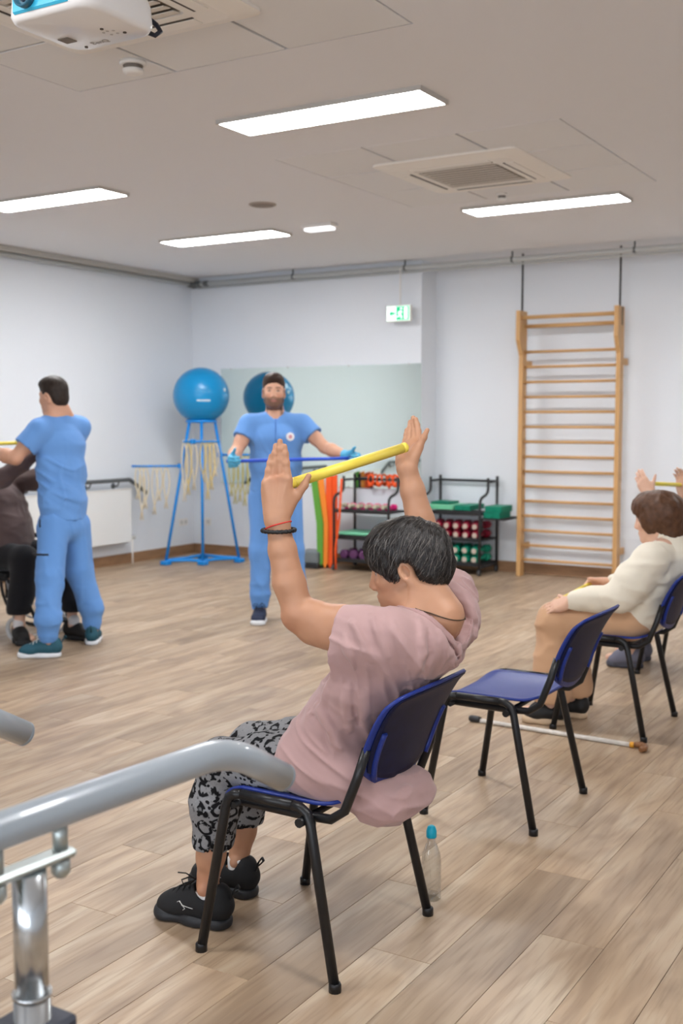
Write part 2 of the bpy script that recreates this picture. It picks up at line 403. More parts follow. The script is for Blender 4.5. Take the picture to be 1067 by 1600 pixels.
# ------------------------------------------------------------------ projector
pj = thing('projector', 'white ceiling projector with a light blue front, cut by the top left corner', 'projector', (-2.545, 2.66, 2.70), 0)
M_PJ = mat('projector_white', rgb(226, 224, 222), 0.32, coat=.3); 
def rrect(w, d, c, z, n=6, shift=(0, 0)):
    pts = []
    for (sx, sy, a0) in ((1,1,0),(-1,1,90),(-1,-1,180),(1,-1,270)):
        for q in range(n+1):
            a = math.radians(a0+90*q/n); pts.append((shift[0]+sx*(w-c)+c*math.cos(a), shift[1]+sy*(d-c)+c*math.sin(a), z))
    return pts
rings = [rrect(.155, .145, .05, 0.0), rrect(.167, .157, .06, .006), rrect(.175, .165, .065, .022), rrect(.172, .162, .065, .075), rrect(.16, .15, .06, .115), rrect(.14, .13, .05, .122)]
n = len(rings[0]); fs = [tuple(range(n))[::-1]]
for i in range(len(rings)-1):
    for k in range(n): fs.append((i*n+k, i*n+(k+1) % n, (i+1)*n+(k+1) % n, (i+1)*n+k))
fs.append(tuple((len(rings)-1)*n+k for k in range(n)))
MB().add([q for r in rings for q in r], fs, True).build('body', M_PJ, pj)
M_PJB = mat('projector_blue', rgb(60, 178, 214), 0.25, coat=.5)
fp = MB().box((-.125, -.172, .018), (.105, -.158, .105), .006).build('front_panel', M_PJB, pj)
ln = MB().lathe([(.036, 0), (.036, .02), (.030, .022), (.026, .010)], (-.06, -.172, .06), (0, -1, 0), 24).build('lens_ring', mat('lens_ring', rgb(40, 90, 110), .3), pj)
MB().sphere((-.06, -.176, .06), .024, 20, 10, (1, .5, 1)).build('lens', mat('lens_glass', rgb(20, 40, 60), .05, coat=1), ln)
MB().box((-.13, .02, -.003), (-.085, .065, .001), .002).build('vent', mat('projector_vent', rgb(120, 112, 104), .6), pj)
for (x, y) in ((.06, .02), (.10, .08), (-.1, .12)): MB().lathe([(.006, -.003), (.006, .001)], (x, y, 0), n=12).build('screw', M_ACD, pj)
for i, (x, y) in enumerate(((.04, .05), (.06, .045), (.08, .05), (.05, .075), (.075, .075))): MB().lathe([(.005, -.0015), (.005, .001)], (x, y, 0), n=10).build('button', mat('projector_button', rgb(176, 170, 164), .5), pj)
tx = bpy.data.curves.new('logo', 'FONT'); tx.body = 'BenQ'; tx.size = .03; tx.align_x = 'CENTER'; tx.extrude = .0006
lo_ = bpy.data.objects.new('logo_text', tx); COL.objects.link(lo_); dg = bpy.context.evaluated_depsgraph_get()
lme = bpy.data.meshes.new_from_object(lo_.evaluated_get(dg)); lme.materials.append(mat('logo_grey', rgb(150, 144, 138), .5)); bpy.data.objects.remove(lo_)
lo = bpy.data.objects.new('logo', lme); COL.objects.link(lo); lo.parent = pj; lo.location = (-.03, .118, -.0006); lo.rotation_euler = (PI, 0, 0)
MB().tube([(.1, .19, .03), (.12, .2, .02), (.13, .215, .035), (.11, .22, .06), (.09, .2, .08), (.08, .165, .07)], .008, 8).build('cable', mat('cable_dark', rgb(30, 32, 44), .5), pj)
MB().cyl((0, 0, .12), (0, 0, ZC-2.70), .02, 16).box((-.07, -.07, .1215), (.07, .07, .13)).box((-.06, -.06, ZC-2.70-.01), (.06, .06, ZC-2.70)).build('mount', M_WHITE, pj)

# ------------------------------------------------------------------ pipes along the walls
M_PIPE = mat('pipe_grey', rgb(196, 199, 197), .45); M_PIPED = mat('pipe_fitting', rgb(96, 98, 98), .5)
pp = thing('wall_pipe', 'grey conduit pipe running under the ceiling along the back wall', 'pipe', (XL+.1, 9.93, 2.985))
MB().cyl((0, 0, 0), (XR-XL-.15, 0, 0), .026, 12).build('pipe', M_PIPE, pp)
MB().cyl((0.02, .03, -.038), (XR-XL-.15, .03, -.038), .010, 10).build('thin_pipe', M_PIPE, pp)
for x in (1.3, 2.62, 3.75, 4.9, 6.1, 7.3): MB().tube([(x, 0, .0215), (x, 0, .075)], .008, 8).box((x-.012, -.026, -.026), (x+.012, .026, .026), .004).build('hanger', M_PIPED, pp)
pl = thing('wall_pipe', 'grey cable trunking and pipe along the top of the left wall', 'pipe', (XL+.06, YF+.1, 2.985))
MB().cyl((0, 0, 0), (0, YM-YF-.2, 0), .021, 12).build('pipe', M_PIPE, pl)
MB().box((-.058, 0, .022), (.05, YM-YF-.1, .074), .004).build('trunking', mat('trunking', rgb(186, 184, 178), .5), pl)
for i in range(8):
    y = 1.2+i*1.35; MB().box((-.058, y-.012, -.028), (.028, y+.012, .0215), .004).build('bracket', M_PIPED, pl)
jb = thing('pipe_joint', 'dark cluster of pipe fittings in the far corner under the ceiling', 'pipe fitting', (XL+.08, 9.90, 2.985))
MB().lathe([(.034, -.06), (.034, .06)], (-.02, .04, 0), (0, 1, 0), 14).build('collar', M_PIPED, jb)
MB().lathe([(.034, .0), (.034, .07)], (.03, .03, 0), (1, 0, 0), 14).build('collar', M_PIPED, jb)
MB().sphere((.0, .03, 0), .045, 14, 10).build('elbow', M_PIPED, jb)
MB().lathe([(.03, 0), (.03, .06), (.018, .062), (.018, .1)], (.15, .03, 0), (1, 0, 0), 14).build('valve', M_PIPED, jb)

# ------------------------------------------------------------------ mirror, sockets, exit sign, radiator, handrails
def mirror_mat():
    m = bpy.data.materials.new('mirror_glass'); m.use_nodes = True; b = m.node_tree.nodes['Principled BSDF']
    b.inputs['Base Color'].default_value = rgb(226, 238, 232); b.inputs['Metallic'].default_value = 1; b.inputs['Roughness'].default_value = 0.015; return m
mi = thing('wall_mirror', 'wide frameless mirror on the back wall behind the blue ball', 'mirror', (-6.36, YM, .80))
MB().box((-1.235, -.012, 0), (1.235, -.001, 1.255)).build('glass', mirror_mat(), mi)
for x in (-1.1, -.35, .4, 1.1):
    for z in (-.004, 1.243): MB().box((x-.012, -.016, z), (x+.012, -.0005, z+.016), .002).build('clip', M_PIPE, mi)
def socket(loc, axis, label):
    t = thing('wall_socket', label, 'socket', loc, 0 if axis == 'y' else PI/2, None)
    MB().box((-.075, -.011, -.04), (.075, -.0005, .04), .003).build('plate', M_WHITE, t)
    for x in (-.036, .036): MB().lathe([(.022, 0), (.022, .003), (.018, .001)], (x, -.011, 0), (0, -1, 0), 18).build('outlet', mat('outlet_grey', rgb(200, 200, 198), .4), t)
socket((XL, 9.80, .36), 'x', 'white double socket low on the left wall behind the ball stand')
socket((-7.83, YM, .36), 'y', 'white double socket low on the back wall behind the ball stand')

ex = thing('exit_sign', 'small lit green and white emergency exit sign hanging below the pipe', 'exit sign', (-5.315, 9.88, 2.54))
MB().box((-.135, -.02, -.08), (.135, .02, .08), .006).build('housing', M_WHITE, ex)
MB().box((-.127, -.0235, -.072), (.127, -.0205, .072), .001).build('face', mat('exit_face', rgb(225, 240, 232), .4, emit=((.80, 1, .88, 1), 1.0)), ex)
M_EXG = mat('exit_green', rgb(0, 150, 90), .4, emit=((.02, .62, .30, 1), .8)); M_EXW = mat('exit_white', rgb(240, 250, 244), .4, emit=((.9, 1, .95, 1), 1.0))
pc = MB().box((-.02, -.0255, -.066), (.120, -.0238, .066)).build('pictogram_field', M_EXG, ex)
# running figure, door and arrow
MB().box((.068, -.0275, -.055), (.105, -.026, .058)).build('door_shape', M_EXW, pc)
rf = MB(); y0 = -.0268
def bar2(a, b, w): 
    a = Vector((a[0], y0, a[1])); b = Vector((b[0], y0, b[1])); rf.tube([a, b], w, 6)
bar2((.03, .022), (.022, -.008), .011); bar2((.022, -.008), (.04, -.03), .007); bar2((.04, -.03), (.036, -.055), .006); bar2((.022, -.008), (.008, -.03), .007); bar2((.008, -.03), (-.012, -.034), .006)
bar2((.03, .022), (.05, .008), .005); bar2((.03, .022), (.01, .012), .005); bar2((.01, .012), (.0, -.004), .005); rf.sphere((.036, y0, .045), .011, 12, 8)
rf.build('running_figure', M_EXW, pc)
MB().prism([(-.10, -.0238, 0), (-.07, -.0238, .03), (-.07, -.0238, .012), (-.035, -.0238, .012), (-.035, -.0238, -.012), (-.07, -.0238, -.012), (-.07, -.0238, -.03)], (0, -1, 0), .0015).build('arrow', M_EXG, ex)
MB().cyl((.01, 0, .08), (.01, 0, .44), .008, 8).build('hanging_tube', M_WHITE, ex)

rd = thing('radiator', 'white panel radiator on the left wall under the handrail', 'radiator', (XL+.03, 7.35, .24))
MB().box((.05, -1.45, .0), (.062, 1.45, .54), .004).box((.10, -1.45, .0), (.112, 1.45, .54), .004).build('panel', mat('radiator_white', rgb(228, 230, 230), .35), rd)
MB().box((.062, -1.44, .005), (.10, 1.44, .535)).build('core', M_WHITE, rd)
MB().box((.045, -1.46, .5402), (.117, 1.46, .552), .003).build('top_grille', M_WHITE, rd)
for y in (-1.2, 0, 1.2): MB().box((-.0295, y-.02, .05), (.0495, y+.02, .5)).build('bracket', M_WHITE, rd)
MB().lathe([(.016, 0), (.016, .035), (.022, .036), (.022, .06)], (.08, 1.4605, .04), (0, 1, 0), 14).build('valve', M_PIPE, rd)
MB().cyl((.08, 1.49, .025), (.08, 1.49, -.238), .009, 10).build('supply_pipe', M_WHITE, rd)
M_RAILD = mat('rail_dark_grey', rgb(88, 92, 94), .4)
def handrail(ys, label, end):
    y0, y1 = ys; t = thing('handrail', label, 'handrail', (XL, (y0+y1)/2, .88)); h = (y1-y0)/2
    pts = [(.085, -h, 0), (.085, h, 0)]
    if end: pts = pts + [(.085, h+.02, -.006), (.085, h+.27, -.15)]
    MB().tube(pts, .021, 12).build('rail', M_RAILD, t)
    n = 4
    for i in range(n):
        y = -h+.15+(2*h-.3)*i/(n-1)
        MB().tube([(.0, y, -.06), (.06, y, -.06), (.085, y, -.022)], .008, 8).lathe([(.03, 0), (.03, .006)], (0, y, -.06), (1, 0, 0), 14).build('bracket', M_PIPED, t)
handrail((7.3, 8.83), 'dark grey handrail with a bent end above the radiator', True)
handrail((1.5, 5.53), 'dark grey handrail on the left wall out of view, seen in the mirror', True)

# ------------------------------------------------------------------ wall bars
M_WOOD = mat('beech_wood', rgb(202, 158, 104), .42, vary=.12, vscale=10, stretch=(4, 4, .5), bump=.05, bscale=60)
M_WOOD2 = mat('beech_rung', rgb(206, 164, 112), .4, vary=.10, vscale=10, stretch=(.5, 4, 4))
wb = thing('wall_bars', 'tall beech wall bars hung from two black rods on the back wall', 'wall bars', (-3.645, 10.13, 0))
for s in (-1, 1):
    x = s*.47; pr = [(x-.02, -.05, 0), (x-.02, .05, 0), (x-.02, .05, 2.52), (x-.02, -.13, 2.52), (x-.02, -.13, 2.25), (x-.02, -.05, 2.10)]
    up = MB().prism(pr, (1, 0, 0), .04).build('upright', M_WOOD, wb)
    MB().box((x-.0215 if s < 0 else x+.0205, -.03, 2.35), (x-.0205 if s < 0 else x+.0215, .0, 2.515)).build('strap', mat('strap_dark', rgb(60, 52, 46), .5), up)
for i in range(15):
    z = 2.138-.1415*i; MB().tube([(-.45, 0, z), (.45, 0, z)], .019, 10, flat=.75).build('rung', M_WOOD2, wb)
MB().tube([(-.45, -.09, 2.455), (.45, -.09, 2.455)], .019, 10).build('rung', M_WOOD2, wb)
MB().tube([(-.45, .02, 2.38), (.45, .02, 2.38)], .019, 10).build('rung', M_WOOD2, wb)
for s in (-1, 1):
    for z in (.25, 2.0): MB().box((s*.47-.018, .05, z), (s*.47+.018, .195, z+.06)).build('wall_bracket', M_WOOD, wb)
    MB().cyl((s*.47, -.03, 2.52), (s*.47, -.03, ZC-.002), .010, 8).build('hanging_rod', mat('rod_black', rgb(58, 58, 60), .5), wb)

# ------------------------------------------------------------------ ball stand and ball
M_BLUE = mat('stand_blue', rgb(28, 140, 224), .35)
BS = (-7.385, 9.37, 0)
st = thing('ball_stand', 'bright blue metal tripod ball stand in the corner', 'ball stand', BS)
vd = Vector((.62, -.785, 0)); lt = Vector((.785, .62, 0))     # towards the viewer / sideways
feet = [vd*.22-lt*.38, vd*.28, vd*.10+lt*.38, vd*-.24]
for f in feet:
    top = f.normalized()*.145+Vector((0, 0, 1.47)); bot = f+Vector((0, 0, .03))
    leg = MB().tube([bot, bot.lerp(top, .6), top], .016, 10).build('leg', M_BLUE, st)
    MB().box(tuple(bot+Vector((-.045, -.045, -.029))), tuple(bot+Vector((.045, .045, .014))), .008).build('foot', M_BLUE, leg)
for i in range(4):
    a, b = feet[i], feet[(i+1) % 4]; m_ = (a+b)*.5*.82
    MB().tube([a+Vector((0,0,.045)), a.lerp(m_, .6)+Vector((0,0,.045)), m_+Vector((0,0,.045)), b.lerp(m_, .6)+Vector((0,0,.045)), b+Vector((0,0,.045))], .017, 8).build('base_bar', M_BLUE, st)
MB().tube([(.15*math.cos(2*PI*k/28), .15*math.sin(2*PI*k/28), 1.482) for k in range(28)], .016, 8, closed=True).build('cradle_ring', M_BLUE, st)
arms = [(vd*.20-lt*.09, 1.275, lt*.40, 'cross'), (vd*.12-lt*.22, 1.02, -lt*.5, 'left'), (vd*-.02+lt*.19, 1.13, lt*.34, 'right')]
M_BAND = [mat('band_beige', rgb(222, 210, 182), .6), mat('band_yellow', rgb(214, 192, 124), .6), mat('band_olive', rgb(192, 184, 118), .6)]
for (o_, z, d, nm) in arms:
    a = o_+Vector((0, 0, z))
    if nm == 'cross': ends = (a-lt*.10, a+lt*.28)
    else: ends = (a, a+d)
    am = MB().tube([ends[0], ends[1]], .012, 8).build('arm', M_BLUE, st)
    MB().box(tuple(a+Vector((-.025,-.025,-.025))), tuple(a+Vector((.025,.025,.025))), .006).build('clamp', M_BLUE, am)
def band(loc, L, w, m, label):
    b = MB(); n = 9; sgn = random.choice((-1, 1)); 
    for side in (0, 1):
        pts = []
        for i in range(n):
            t = i/(n-1); x = (.008+.03*math.sin(t*PI*1.3)*(1+.4*side))*(1 if side else -1); pts.append((x*.7, .012*math.sin(t*5+side*2), -t*L))
        b.tube(pts, w*.6, 6)
    b.tube([(-.012, 0, 0), (0, 0, .014), (.012, 0, 0)], w*.6, 6)
    o = b.build('exercise_band', m, None, loc); tag(o, label, 'elastic band', 'elastic bands hanging on the ball stand'); o.rotation_euler.z = math.radians(38)
    return o
cx = Vector(BS)
bl = 'thin pale yellow elastic band looped over the blue ball stand'
for k, (q, L) in enumerate([(-.07, .62), (-.03, .55), (.03, .5), (.12, .42), (.17, .60), (.21, .5), (.25, .36)]):
    p = cx+vd*.20-lt*.09+lt*(q-.02)+Vector((0, 0, 1.275)); band(p, L, .012, M_BAND[1] if k in (1, 4) else M_BAND[k % 2], bl)
bl2 = 'beige elastic band hanging from the left arm of the ball stand'
for k, (q, L) in enumerate([(.44, .34), (.40, .56), (.36, .44), (.27, .50), (.22, .36), (.15, .44)]):
    p = cx+vd*.12-lt*.22-lt*q+Vector((0, 0, 1.02)); band(p, L, .012, M_BAND[0], bl2)
bl3 = 'olive yellow elastic band hanging beside the gloved hand'
for k, (q, L) in enumerate([(.12, .44), (.16, .52), (.21, .5), (.26, .54), (.31, .42)]):
    p = cx-vd*.02+lt*(.19+q)+Vector((0, 0, 1.13)); band(p, L, .012, M_BAND[2], bl3)
ball = thing('exercise_ball', 'big sky blue exercise ball resting on the blue stand', 'exercise ball', (BS[0], BS[1], 1.7505))
M_BALL = mat('ball_blue', rgb(10, 140, 200), .3, coat=.15)
br_ = MB().sphere((0, 0, 0), .292, 48, 32); br_.build('shell', M_BALL, ball)
for k in range(9):
    z = -.20+k*.05
    rr = math.sqrt(.292**2-z**2); MB().tube([(rr*math.cos(2*PI*i/48), rr*math.sin(2*PI*i/48), z) for i in range(48)], .0022, 6, closed=True).build('ridge', M_BALL, ball)
# pale printed strip on the ball, towards the viewer
va = math.atan2(-.785, .62)
ps = MB(); 
for i in range(9):
    a = va+.08+(i-4)*.055; z = -.055; rr = math.sqrt(.2945**2-z*z)
    ps.box((-.006, -.0065, -.008), (.001, .0065, .008), 0, Matrix.Translation((rr*math.cos(a), rr*math.sin(a), z)) @ Matrix.Rotation(a, 4, 'Z'))
ps.build('printed_lettering', mat('print_white', rgb(220, 235, 240), .5), ball)
MB().lathe([(.018, 0), (.016, .004), (.008, .005)], (.2905*math.cos(va+1.0)*.98, .2905*math.sin(va+1.0)*.98, .055), (math.cos(va+1.0), math.sin(va+1.0), .18), 16).build('valve_plug', mat('print_white', rgb(220, 235, 240), .5), ball)

# ------------------------------------------------------------------ storage racks
M_BLK = mat('rack_black', rgb(44, 44, 46), .45); M_TRAY = mat('rack_tray', rgb(36, 36, 38), .6)
def rack(x, y, label, shelves):
    t = thing('storage_rack', label, 'storage rack', (x, y, 0), 0, 'black wheeled equipment racks')
    for s in (-1, 1):
        X = s*.31
        MB().tube([(X, -.21, .06), (X, -.21, .68), (X, -.20, .725), (X, -.17, .75), (X, -.07, .775), (X, -.035, .795), (X, -.02, .83), (X, -.02, .935)], .014, 10).build('front_post', M_BLK, t)
        MB().tube([(X, .2, .06), (X, .2, .945)], .014, 10).build('back_post', M_BLK, t)
        MB().tube([(X, -.02, .895), (X, .2, .895)], .012, 8).build('side_bar', M_BLK, t)
        MB().tube([(X, -.21, .08), (X, .2, .08)], .012, 8).build('side_bar', M_BLK, t)
        for yy in (-.21, .2):
            w = MB().lathe([(.026, -.012), (.03, -.008), (.03, .008), (.026, .012)], (X, yy, .0305), (1, 0, 0), 18).build('wheel', mat('wheel_grey', rgb(70, 70, 72), .5), t)
            MB().box((X-.016, yy-.012, .032), (X+.016, yy+.012, .0605)).build('fork', M_BLK, w)
    MB().tube([(-.31, .2, .895), (.31, .2, .895)], .013, 8).build('top_bar', M_BLK, t)
    for z in shelves:
        MB().box((-.30, -.215, z-.02), (.30, .19, z), .003).build('shelf', M_TRAY, t)
        MB().tube([(-.31, -.21, z+.012), (.31, -.21, z+.012)], .008, 8).build('shelf_rim', M_BLK, t)
    return t
RK1 = (-5.545, 9.74); RK2 = (-4.735, 10.075)
rack(*RK1, 'black wheeled rack holding pink dumbbells under the forearms of the woman', (.11, .335, .60))
rack(*RK2, 'black wheeled rack with green mats on top beside the wall bars', (.11, .345, .60))
def dumbbell(name, loc, ax, L, r, m_end, m_bar, label, group, capm=None):
    t = thing(name, label, 'dumbbell', loc, 0 if ax == 'x' else PI/2, group)
    for s in (-1, 1):
        e = MB().lathe([(r*.8, L*.22), (r, L*.26), (r, L*.46), (r*.8, L*.5)], (0, 0, r), (s, 0, 0), 6).build('weight', m_end, t)
        if capm: MB().lathe([(r*.62, L*.501), (r*.62, L*.512)], (0, 0, r), (s, 0, 0), 14).build('end_cap', capm, e)
    MB().cyl((-L*.25, 0, r), (L*.25, 0, r), r*.45, 10).build('grip', m_bar, t)
    return t
M_PINK = mat('dumbbell_pink', rgb(226, 40, 130), .4); M_BEI = mat('dumbbell_beige', rgb(196, 188, 164), .5); M_PURP = mat('dumbbell_purple', rgb(92, 50, 92), .45)
M_TEAL = mat('teal_vinyl', rgb(0, 132, 104), .5); M_RED = mat('dumbbell_red', rgb(140, 10, 44), .45); M_CAPB = mat('cap_beige', rgb(186, 170, 156), .5); M_MINT = mat('mint_green', rgb(122, 204, 164), .5)
for k in range(6): dumbbell('dumbbell', (RK1[0]-.235+.094*k, RK1[1]-.02, .6005), 'y', .17, .034, M_PINK, M_PINK, 'small pink dumbbell in the back row on the upper shelf of the rack', 'pink dumbbells on the rack')
for k in range(6): dumbbell('dumbbell', (RK1[0]-.235+.094*k, RK1[1]-.15, .6245), 'y', .09, .024, M_BEI, M_BEI, 'small beige dumbbell in the front row on the upper shelf of the rack', 'beige dumbbells on the rack')
for k in range(5): dumbbell('dumbbell', (RK1[0]-.22+.11*k, RK1[1]-.06, .1105), 'y', .24, .05, M_PURP, M_PURP, 'purple dumbbell on the lowest shelf of the rack', 'purple dumbbells on the rack')
sb = thing('step_board', 'pale mint green step board lying across the middle shelf of the rack', 'step board', (RK1[0], RK1[1]-.02, .3355))
MB().box((-.29, -.18, .022), (.29, .16, .05), .01).build('board', M_MINT, sb)
for x in (-.24, .24): MB().box((x-.03, -.15, 0), (x+.03, .13, .0215), .004).build('foot', M_BLK, sb)
M_ORG = mat('orange_vinyl', rgb(244, 92, 34), .5); M_GRN = mat('leaf_green', rgb(96, 160, 60), .5); M_AMB = mat('amber_orange', rgb(248, 144, 50), .5)
for k, (x, h) in enumerate([(-.12, .10), (-.02, .12), (.10, .14), (.17, .11)]):
    t = thing('hand_grip', 'orange hand grip hanging from the top bar of the rack', 'hand grip', (RK1[0]+x, RK1[1]+.2, .845), 0, 'orange grips on the rack')
    MB().tube([(-.025, 0, .085), (-.03, 0, .03), (-.02, 0, 0), (.02, 0, 0), (.03, 0, .03), (.025, 0, .085), (0, 0, .0965)], .0125, 8, closed=True).build('loop', M_ORG, t)
    MB().lathe([(.022, -.02), (.026, 0), (.022, .02)], (0, -.016, 0), (1, 0, 0), 12).build('handle', M_ORG, t)
# mats on rack 2
def folded_mat(loc, w, d, h, m, label, grp):
    t = thing('folded_mat', label, 'exercise mat', loc, 0, grp)
    n = 3
    for i in range(n): MB().box((-w/2, -d/2, h*i/n+.0005), (w/2, d/2, h*(i+1)/n-.0005), .006).build('layer', m, t)
    MB().tube([(w/2*.0, -d/2-.002, .003), (0, -d/2-.002, h-.003)], .004, 6).build('strap', m, t)
folded_mat((RK2[0]-.13, RK2[1]-.03, .6245), .30, .34, .045, M_MINT, 'mint green folded mat lying on the left of the rack top', None)
folded_mat((RK2[0]+.12, RK2[1]-.03, .6245), .17, .34, .05, M_TEAL, 'dark green folded mat lying in the middle of the rack top', None)
folded_mat((RK2[0]-.17, RK2[1]+.02, .672), .20, .24, .022, M_TEAL, 'small dark green mat stacked on the mint green mat', None)
sh_ = thing('side_shelf', 'small black side tray at the right end of the rack', 'shelf', (RK2[0]+.44, RK2[1]-.02, .545))
MB().box((-.115, -.19, 0), (.13, .19, .014), .003).build('tray', M_TRAY, sh_); MB().tube([(-.115, -.17, .007), (-.12, -.17, -.12)], .008, 6).build('bracket', M_BLK, sh_)
folded_mat((RK2[0]+.42, RK2[1]-.05, .5595), .17, .28, .055, M_TEAL, 'dark green folded mat at the bottom of the stack on the side tray', None)
folded_mat((RK2[0]+.43, RK2[1]-.04, .6155), .18, .27, .06, M_TEAL, 'dark green folded mat on top of the stack on the side tray', None)
for i in range(6):
    for j in range(2): dumbbell('dumbbell', (RK2[0]-.25+.1*i, RK2[1]-.03, .3455+.085*j), 'y', .33, .042, M_RED, M_RED, 'dark red dumbbell on the middle shelf of the rack', 'dark red dumbbells on the rack', M_CAPB)
for i in range(6):
    for j in range(2): dumbbell('dumbbell', (RK2[0]-.25+.1*i, RK2[1]-.03, .1105+.085*j), 'y', .35, .042, M_TEAL, M_TEAL, 'teal dumbbell on the lowest shelf of the rack', 'teal dumbbells on the rack', M_CAPB)
# tall bands / strips standing left of rack 1
for k, (dx, m_, lean, lab) in enumerate([(-.10, M_GRN, -.05, 'tall green band standing left of the rack'), (-.055, M_AMB, -.03, 'tall amber band standing between the green and orange bands'), (-.01, M_ORG, .0, 'tall orange band standing left of the rack'), (.03, M_ORG, .01, 'tall orange band standing closest to the rack post')]):
    b = MB(); X = RK1[0]-.40+dx*1.0; Y = RK1[1]-.19+.02*k
    b.prism([(lean*1.3-.035, 0, .93), (lean*1.3+.03, .004, .95), (.045, .006, .45), (.04, .006, .06), (.01, .003, .0), (-.02, 0, .06), (-.03, 0, .45)], (0, 1, 0), .012)
    tag(b.build('resistance_band', m_, None, (X, Y, .001)), lab, 'elastic band', 'tall bands beside the rack')
tag(MB().tube([(0, 0, .9), (-.02, -.01, .5), (-.06, -.02, .2), (-.055, -.02, 0)], .012, 8).build('resistance_band', M_ORG, None, (RK1[0]-.20, RK1[1]-.245, .02)), 'thin orange band hanging down in front of the rack', 'elastic band')
bx_ = thing('storage_box', 'low grey plastic box on the floor left of the orange bands', 'box', (RK1[0]-.62, RK1[1]-.12, 0))
MB().box((-.13, -.12, .05), (.13, .12, .17), .012).build('box', mat('box_grey', rgb(112, 120, 124), .5), bx_); MB().box((-.14, -.13, .0), (.14, .13, .0495), .008).build('base', M_BLK, bx_)

# ------------------------------------------------------------------ chairs
M_CHB = mat('chair_blue', rgb(36, 53, 126), .36, spec=.3, bump=.05, bscale=400); M_CHN = mat('chair_navy', rgb(20, 25, 56), .5, spec=.2, bump=.1, bscale=300, vary=.15, vscale=25); M_TUBE = mat('chair_tube', rgb(20, 20, 22), .38)
def shell(fn, nu, nv, th):
    P = [[Vector(fn(-1+2*i/nu, j/nv)) for j in range(nv+1)] for i in range(nu+1)]
    nr = [[None]*(nv+1) for _ in range(nu+1)]
    for i in range(nu+1):
        for j in range(nv+1):
            du = P[min(i+1, nu)][j]-P[max(i-1, 0)][j]; dv = P[i][min(j+1, nv)]-P[i][max(j-1, 0)]; nr[i][j] = du.cross(dv).normalized()
    vs = [P[i][j]+nr[i][j]*th/2 for i in range(nu+1) for j in range(nv+1)]+[P[i][j]-nr[i][j]*th/2 for i in range(nu+1) for j in range(nv+1)]
    W = nv+1; O = (nu+1)*W; fs = []
    for i in range(nu):
        for j in range(nv):
            a, b, c, d = i*W+j, (i+1)*W+j, (i+1)*W+j+1, i*W+j+1; fs += [(a, b, c, d), (O+d, O+c, O+b, O+a)]
    edge = [(i, 0) for i in range(nu)]+[(nu, j) for j in range(nv)]+[(i, nv) for i in range(nu, 0, -1)]+[(0, j) for j in range(nv, 0, -1)]
    for k in range(len(edge)):
        a = edge[k]; b = edge[(k+1) % len(edge)]; a_, b_ = a[0]*W+a[1], b[0]*W+b[1]; fs.append((a_, O+a_, O+b_, b_))
    m = MB(); m.add(vs, fs, True); return m
def sqmap(u, v):   # rounds the corners of the square -1..1
    return u*math.sqrt(max(0, 1-.22*abs(v)**5)), v*math.sqrt(max(0, 1-.16*abs(u)**5))
def seat_fn(u, v):
    w = -1+2*v; u2, w2 = sqmap(u, w)
    x = .205 - (w2+1)/2*.415      # rear .205 -> front -.21
    z = .462 - .010*(1-u2*u2)*(1-w2*w2) + .012*abs(u2)**3
    if w2 > .55: z -= .055*((w2-.55)/.45)**2
    if w2 < -.6: z += .02*((-.6-w2)/.4)**2
    return (x, u2*.215, z)
def back_fn(u, v):
    w = -1+2*v; u2, w2 = sqmap(u, w); t = (w2+1)/2
    x = .262 + .132*t - .012*math.sin(PI*t) - u2*u2*(.012+.020*t) + (.012*max(0, t-.85)/.15)
    z = .565 + .240*t - .012*u2*u2*t*t - .062*(1-t)**2*(1-u2*u2)
    return (x, u2*(.205+.022*t), z)
def chair(x, y, label):
    t = thing('stacking_chair', label, 'chair', (x, y, 0), 0, 'blue stacking chairs in a row')
    shell(seat_fn, 22, 22, .010).build('seat', M_CHB, t)
    bk = shell(back_fn, 22, 18, .009).build('backrest', M_CHB, t)
    shell(lambda u, v: (lambda q: (q[0]+.0085, q[1], q[2]))(back_fn(u*.93, .055+.90*v)), 18, 16, .003).build('back_cover', M_CHN, bk)
    for s in (-1, 1):
        rib = []
        for j in range(9):
            q = Vector(back_fn(s*.80, .02+.5*j/8)); rib.append((q.x+.011, q.y, q.z))
        MB().tube(rib, .009, 8).build('rib', M_CHB, bk)
        yf, yt = s*.27, s*.238
        MB().tube([(-.222, yf, .004), (-.152, yt+s*.004, .425), (-.143, yt, .452), (-.125, yt, .463), (-.10, yt, .466)], .0142, 12).build('leg', M_TUBE, t)
        MB().tube([(.222, yf, .004), (.128, yt+s*.004, .425), (.116, yt, .450), (.095, yt, .463), (.07, yt, .466)], .0142, 12).build('leg', M_TUBE, t)
        MB().tube([(-.10, yt, .466), (.07, yt, .466)], .0142, 12).build('side_rail', M_TUBE, t)
        for xx in (-.222, .222): MB().lathe([(.017, 0), (.017, .02), (.015, .024)], (xx, yf, 0), n=12).build('foot_cap', M_TUBE, t)
        MB().tube([(-.15, s*.20, .432), (.10, s*.206, .432), (.175, s*.212, .438), (.220, s*.217, .47), (.255, s*.214, .56), (.275, s*.198, .64)], .0132, 10).build('back_tube', M_TUBE, t)
        MB().lathe([(.013, -.012), (.013, .012)], (.105, s*.252, .43), (0, 1, 0), 10).build('knob', M_TUBE, t)
    for xx in (-.13, .10): MB().tube([(xx, -.24, .43), (xx, .24, .43)], .010, 10).build('crossbar', M_TUBE, t)
    return t
CHX = -1.7125
c1 = chair(CHX, 2.70, 'blue plastic chair under the woman in the pink shirt')
dup(c1, (CHX+.03, 4.025, 0), label='empty blue plastic chair between the two seated women')
dup(c1, (CHX+.03, 5.405, 0), label='blue plastic chair under the woman in the cream blouse')
dup(c1, (CHX+.03, 6.80, 0), label='farthest blue plastic chair at the right edge of the photo')

